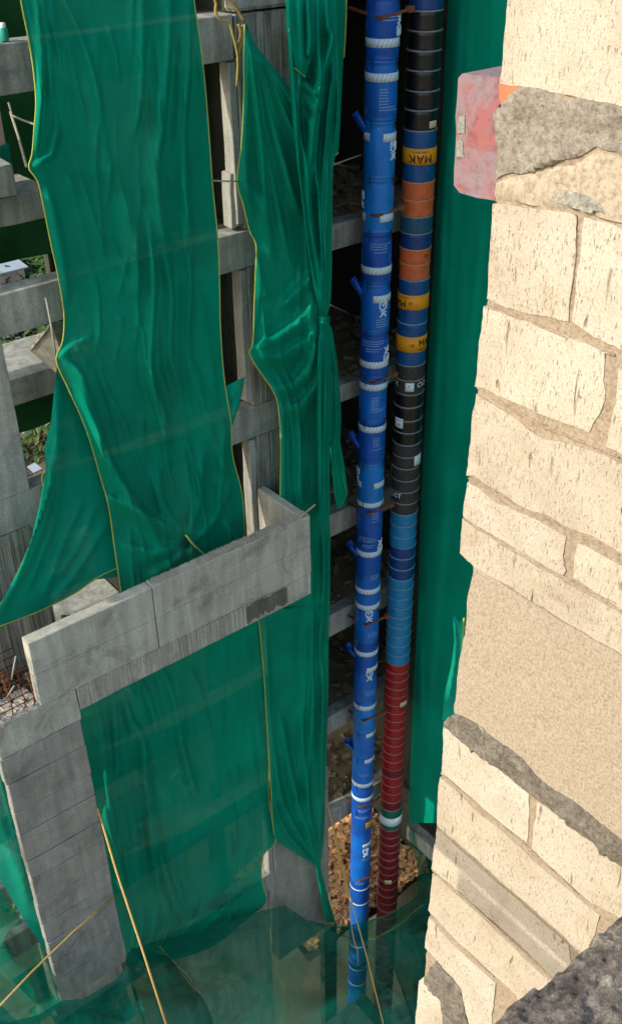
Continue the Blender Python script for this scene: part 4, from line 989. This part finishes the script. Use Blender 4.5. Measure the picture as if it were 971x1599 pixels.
B = [
 [(798,0),(971,0),(971,163),(930,157),(880,146),(830,137),(784,129)],
 [(772,318),(840,325),(905,335),(898,420),(888,499),(850,493),(800,480),(762,466)],
 [(914,338),(971,352),(971,553),(930,525),(896,503)],
 [(757,478),(806,494),(850,512),(906,530),(947,547),(942,592),(946,620),(938,647),(928,660),(919,675),(905,668),(870,655),(825,638),(790,620),(758,607),(743,602)],
 [(968,575),(971,560),(971,702),(949,697),(960,636)],
 [(745,614),(770,628),(812,656),(840,680),(856,686),(880,688),(895,692),(940,707),(971,724),(971,854),(930,838),(895,823),(860,806),(845,800),(810,785),(781,765),(742,742),(731,741)],
 [(731,751),(778,784),(800,793),(840,812),(886,837),(881,868),(886,890),(882,896),(855,886),(817,865),(790,848),(756,823),(724,805),(726,780)],
 [(904,846),(940,864),(971,879),(971,926),(937,929),(895,901),(899,870)],
 [(724,809),(761,834),(790,852),(826,876),(858,892),(890,910),(930,932),(971,953),(971,1013),(920,989),(867,960),(800,916),(742,881),(720,862)],
 [(695,1131),(740,1170),(790,1206),(829,1234),(824,1314),(780,1282),(739,1246),(712,1223),(690,1204)],
 [(840,1250),(881,1276),(930,1316),(971,1352),(971,1437),(961,1425),(924,1408),(880,1368),(832,1325)],
 [(688,1211),(712,1232),(739,1259),(790,1300),(828,1335),(870,1372),(914,1410),(938,1428),(915,1500),(888,1466),(840,1422),(790,1380),(743,1338),(710,1309),(683,1287)],
 [(683,1292),(710,1316),(743,1346),(790,1388),(840,1431),(888,1474),(900,1560),(848,1508),(789,1452),(733,1404),(700,1376),(675,1355)],
 [(676,1363),(700,1382),(733,1411),(785,1460),(845,1518),(900,1570),(880,1640),(809,1555),(772,1519),(713,1466),(671,1421)],
 [(671,1429),(708,1473),(740,1502),(774,1534),(776,1592),(769,1592),(720,1540),(683,1497),(665,1478)],
 [(655,1530),(662,1526),(672,1542),(690,1562),(720,1592),(651,1592)],
]
for i, pts in enumerate(B):
    wall_piece('block', pts, 'block', proud=.006+.001*(i % 3), thick=.09, seed=i*5.3, relief=.0025, wob=.0026, sub=.014)
back = [(788,0),(971,0),(971,1592),(654,1592),(668,1478),(676,1421),(688,1290),(694,1205),(698,1140),(716,1112),(744,880),(725,862),(735,740),(748,604),(762,476),(775,318),(778,240),(786,130)]
wall_piece('mortar_bed', back, 'mortar', proud=.0025, thick=.16, seed=99, relief=.0025, wob=.003, st=.03)
wall_piece('plaster_smear', [(775,284),(800,275),(850,263),(895,252),(935,233),(971,234),(971,350),(940,343),(905,332),(840,322),(772,314)], 'plaster', proud=.010, thick=.02, seed=4, relief=.007, st=.02, feather=.009)
wall_piece('pockmark', [(862,298),(880,290),(910,300),(940,318),(955,330),(925,336),(900,326),(875,315)], 'pockmark', proud=.017, thick=.02, seed=6, relief=.014, st=.008, feather=.008, sub=.012, wob=.006)
wall_piece('spilled_mortar', [(776,180),(790,160),(813,135),(880,148),(971,165),(971,236),(935,231),(895,248),(850,260),(800,272),(778,276)], 'rough2', proud=.014, thick=.03, seed=8, relief=.015, st=.014, feather=.006, sub=.014, wob=.005)
wall_piece('mortar_lip', [(812,133),(860,143),(910,153),(971,163),(971,172),(910,166),(850,156),(814,144)], 'mortar', proud=.014, thick=.03, seed=9, relief=.008)
wall_piece('concrete_beam', [(742,881),(800,918),(867,962),(920,991),(971,1015),(971,1302),(905,1258),(842,1215),(800,1172),(776,1153),(728,1121),(712,1112),(717,1060),(724,1000),(727,990),(733,940)], 'beamface', proud=.008, thick=.1, seed=10, relief=.004)
wall_piece('mortar_packing', [(712,1113),(728,1119),(776,1151),(800,1172),(824,1190),(848,1217),(905,1256),(971,1299),(971,1352),(930,1316),(881,1276),(829,1236),(790,1206),(740,1170),(695,1131),(700,1118)], 'rough', proud=.018, thick=.05, seed=12, relief=.018, st=.014, feather=.008, sub=.014, wob=.006)
wall_piece('mortar_packing', [(684,1500),(720,1543),(769,1592),(720,1592),(690,1562),(672,1542),(664,1528)], 'rough', proud=.018, thick=.05, seed=13, relief=.018, st=.014, feather=.008, sub=.014, wob=.006)
# pointing ridges inside the joints
for j_, pts in enumerate([[(745,606),(800,640),(860,672),(930,698),(971,716)], [(762,474),(820,500),(880,525),(971,560)], [(731,746),(790,778),(860,812),(930,848),(971,868)], [(724,807),(780,842),(850,884),(900,912),(971,946)], [(688,1207),(739,1252),(826,1324),(914,1408)], [(683,1289),(743,1342),(830,1418)], [(675,1359),(733,1408),(800,1470)], [(671,1425),(740,1497),(776,1530)]]):
    mb = MB(); P_ = []
    for (a, b), (c, d) in zip(pts, pts[1:]):
        for k_ in range(8):
            t = k_/8; v = onX(a+(c-a)*t, b+(d-b)*t, XN-.005); q = noise.noise_vector(v*30)*.003; P_.append(v+q)
    mb.tube(P_, .003, 5); q = mb.build('pointing_ridge', M['mortar'], None, True); q.parent = wall; q.matrix_parent_inverse = Matrix.Translation(-world_loc(wall))
# painted lintel sticking out past the wall end
lin = empty('painted_lintel', onX(745, 210, XN+.03), 'shade-dulled pinkish red concrete lintel end jutting out past the block wall', 'lintel')
wall_piece('lintel_face', [(722,116),(740,116),(786,122),(812,126),(812,150),(795,156),(780,165),(779,230),(776,290),(773,313),(745,309),(718,301),(708,290),(710,240),(713,180),(716,124)], 'paint', proud=.002, thick=.22, seed=14, relief=.003, parent=lin, ext=False)
wall_piece('cement_chip', [(717,182),(727,180),(727,208),(716,208)], 'chip', proud=.0045, thick=.005, seed=15, parent=lin, ext=False, sub=.01, wob=.002)
wall_piece('cement_chip', [(715,222),(720,216),(724,222),(726,245),(714,245)], 'chip', proud=.0045, thick=.005, seed=16, parent=lin, ext=False, sub=.01, wob=.002)
wall_piece('sunlit_paint', [(785,130),(812,136),(812,148),(806,158),(790,160),(784,154)], 'salmon', proud=.012, thick=.012, seed=17, parent=lin, ext=False, sub=.01)  # sunlit patch of the lintel, laid on as a brighter painted piece

# ------------------------------------------------------------------ ledge at the camera's feet and unseen planks added to cast the wall's shadow band
vs = []; fs = []; nx_, ny_ = 260, 120
for i in range(nx_+1):
    for j in range(ny_+1):
        x = -1.0+3.0*(i/nx_)**.6; y = .517-1.3*(j/ny_)**1.7; v = Vector((x, y, 0))
        e = .022*noise.noise(v*6)+.007*noise.noise(v*22)+.006*noise.noise(v*55)+.010*noise.noise(v*120)
        vs.append((x, y+(.008*noise.noise(Vector((x*30, 0, 3)))+.012*noise.noise(Vector((x*7, 0, 3))) if j == 0 else 0), H-1.5+e))
for i in range(nx_):
    for j in range(ny_): a = i*(ny_+1)+j; fs.append((a, a+1, a+ny_+2, a+ny_+1))
nb = len(vs)
for i in range(nx_+1): v = vs[i*(ny_+1)]; vs.append((v[0], v[1]+.0, v[2]-.25))
for i in range(nx_): fs.append((i*(ny_+1), (i+1)*(ny_+1), nb+i+1, nb+i))
tag(link('rendered_ledge', mesh('rendered_ledge', vs, fs, True), M['ledge']), 'dark pebbly concrete ledge cutting across the lower right corner', 'ledge')
s_ = 1.62/SUN.z
for zo, ln, lab in ((-.040, 3.5, 'long unseen board added to cast the upper shadow band on the block wall'), (-.178, 2.98, 'shorter unseen board added to cast the lower shadow band on the block wall')):
    p = Vector((XN, 1.35, H-3.215+zo))+SUN*((1.70)/SUN.z)
    mb = MB(); mb.box((p.x, -.8+ln/2, p.z), (.05, ln, .090)); tag(mb.build('shadow_plank', M['wood_grey']), lab, 'board', 'boards added for the wall shadow')

# ------------------------------------------------------------------ ropes and twine
def rope(name, label, pts, r=.016, mat='rope', cat='rope'):
    mb = MB(); mb.tube(pts, r, 6); return tag(mb.build(name, M[mat], smooth=True), label, cat)
rope('rope', 'thick taut yellow rope running down from the right edge of the column', [onY(153,1262,11.35), onY(182,1360,10.6), onY(225,1490,9.7), onY(262,1606,9.0)], .02)
rope('rope', 'yellow rope running diagonally across the face of the tall column', [onY(178,1402,11.3), onY(115,1455,11.1), onY(50,1518,10.8), onY(-20,1592,10.4)], .017)
rope('rope', 'thin straight yellow rope left of the blue chute foot', [onY(513,1260,12.3), onY(530,1330,12.0), onY(548,1405,11.6), onY(572,1492,11.0), onY(600,1606,10.2)], .017)
rope('rope', 'slack orange rope beside the straight one, ending in a frayed knot', [onY(511,1255,12.3), onY(526,1320,12.0), onY(545,1405,11.7), onY(549,1450,11.5), onY(553,1470,11.4), onY(558,1485,11.4), onY(559,1508,11.3)], .013)
rope('rope', 'short grey rope bridging from the gathered sheet to the blue chute', [onY(519,258,12.4), onY(540,250,12.8), onY(563,242,13.1)], .012, 'rope_grey')
tw = [[(328,-12),(337,3),(337,18),(344,31),(358,36),(364,55),(368,70),(372,95),(370,130)], [(368,70),(374,64),(376,50),(372,38)], [(372,92),(376,72),(379,58)], [(350,-12),(366,8),(382,34)], [(378,40),(384,46),(381,54),(378,46)], [(371,92),(373,110),(369,135)]]
mb = MB()
for t in tw: mb.tube([onY(a, b, 12.45) for a, b in smooth_poly2(t)], .02, 5)
tag(mb.build('twine', M['root'], smooth=True), 'tangled yellow twine hanging from the top beam beside the fanned sheet', 'twine')
rope('rope', 'thin pale cord slanting to the pinch in the left hem, below the top left beam', [onY(17,175,13.2), onY(30,215,12.9), onY(42,260,12.3)], .02, 'rope_grey')
rope('rope', 'thin cord running from the knotted junction under the top left beam to the sheet', [onY(14,160,13.0), onY(20,180,13.0), onY(35,187,12.8), onY(54,194,12.3)], .014, 'rope_grey')
rope('rope', 'pale cord rising from the lower pinch in the left hem past the second beam', [onY(72,465,12.6), onY(80,505,12.4), onY(88,560,12.3)], .016, 'rope_grey')
can = empty('tin_can', onY(8, 62, 12.8), 'small green tin with a white cap standing on the top left beam', 'can')
p = onY(8, 64, 12.78)
vs, fs = lathe([(0, 0), (.05, 0), (.055, .01), (.055, .13), (.04, .15)], 16); q = link('tin_body', mesh('tin_body', vs, fs, True), M['tin']); q.parent = can
vs, fs = lathe([(.042, .148), (.042, .19), (.03, .2), (0, .2)], 16); q = link('cap', mesh('cap', vs, fs, True), M['lid']); q.parent = can
can.location = (p.x, p.y, H-2.06)

# ------------------------------------------------------------------ beyond the building
o = rough_box('screen', (-6, 7.88), (17.0, 17.05), (-6.25, 1.0), M['darknet'], None, step=.8, amp=.05); tag(o, 'dark green screen hung across the far side of the left bay', 'screen')
rough_box('post', (6.62, 6.86), (16.45, 16.65), (-4.4, -3.55), M['pinkcol'], bld, step=1.5)
o = rough_box('screen', (-2, 7.6), (16.9, 16.94), (-9.45, -8.75), M['darknet'], None, step=.5, amp=.04); tag(o, 'narrow dark green strip added for the shade under the inner beam', 'screen')  # dark strip put in for the shading under the inner beam
shed = empty('shed', (24, 56, 0), 'low shed with a pale grey sheet roof seen far below through the left bay', 'shed')
p = onY(2, 418, 84)
mb = MB(); mb.box((p.x-1, 84, 1.2), (4, 5, 2.4)); q = mb.build('wall', M['pinkcol'], shed)
mb = MB(); mb.box((p.x-1, 84, 2.6), (4.6, 5.6, .12), Matrix.Rotation(.08, 3, 'X')); q = mb.build('roof', M['sheet_grey'], shed)
def bushes(name, n, area, mat, seed, label, zr=2.2, leaf=.28):
    rr = random.Random(seed); mb = MB()
    for k_ in range(n):
        cx_, cy_ = rr.uniform(*area[0]), rr.uniform(*area[1]); R_ = rr.uniform(.8, 1.9); hh = rr.uniform(.6, zr)
        for q_ in range(70):
            u = Vector((rr.gauss(0, 1), rr.gauss(0, 1), abs(rr.gauss(0, 1)))).normalized()*R_*rr.random()**.4
            c = Vector((cx_, cy_, .1))+Vector((u.x, u.y, u.z*hh/R_)); Rm = Matrix.Rotation(rr.random()*6, 3, 'Z') @ Matrix.Rotation(rr.uniform(-1, 1), 3, 'X')
            s = leaf*rr.uniform(.5, 1.3)
            vs = [c+Rm @ Vector(t) for t in ((-s*.4, -s, 0), (s*.4, -s*.2, .05), (0, s, 0), (-s*.5, .1, .04))]; mb.add(vs, [(0, 1, 2, 3)])
    tag(mb.build(name, M[mat]), label, 'bushes', kind='stuff')
bushes('undergrowth', 260, ((4, 40), (26, 80)), 'leaf', 1, 'green undergrowth on the ground beyond the open left bay')
bushes('hedge_row', 240, ((18, 48), (66, 112)), 'leaf', 5, 'mass of green bushes farthest away beyond the open left bay', 3.2, .5)
bushes('dry_scrub', 260, ((4, 48), (26, 110)), 'leaf2', 2, 'yellowish dry scrub scattered among the undergrowth')
mb = MB(); rr = random.Random(77)
for k_ in range(420): mb.box((rr.uniform(12, 46), rr.uniform(40, 105), .4+rr.random()*.8), (rr.uniform(.1, 1.2), rr.uniform(.1, 1.4), .08), Matrix.Rotation(rr.random()*6.3, 3, 'Z') @ Matrix.Rotation(rr.uniform(-.3, .3), 3, 'X'))
tag(mb.build('yard_litter', M['sheet_grey']), 'pale scattered offcuts and litter in the yard beyond the bay', 'litter', kind='stuff')

pl = empty('palm_plant', onY(60, 655, 52), 'broad-leaved plant on the ground seen through the left bay under the inner beam', 'plant')
gp = onY(60, 660, 57); pl.location = (gp.x, gp.y, 0)
rr = random.Random(4)
for k_ in range(14):
    a = k_*.45+rr.random()*.3; L_ = rr.uniform(1.6, 2.6); vs = []; fs = []
    for q_ in range(7):
        t = q_/6; wd = .22*math.sin(math.pi*min(1, t*.9+.08)); c = Vector((math.cos(a)*L_*t, math.sin(a)*L_*t, 1.2*math.sin(t*2.4)+.4)); sd = Vector((-math.sin(a), math.cos(a), 0))*wd
        vs += [c-sd, c+Vector((0, 0, .05)), c+sd]
    for q_ in range(6):
        b_ = q_*3; fs += [(b_, b_+1, b_+4, b_+3), (b_+1, b_+2, b_+5, b_+4)]
    q = link('leaf', mesh('leaf', vs, fs, True), M['leaf' if k_ % 3 else 'leaf2']); q.parent = pl
mb = MB(); mb.tube([(0, 0, 0), (.05, .02, .9)], .12, 7, .07); q = mb.build('stem', M['wood_grey'], smooth=True); q.parent = pl
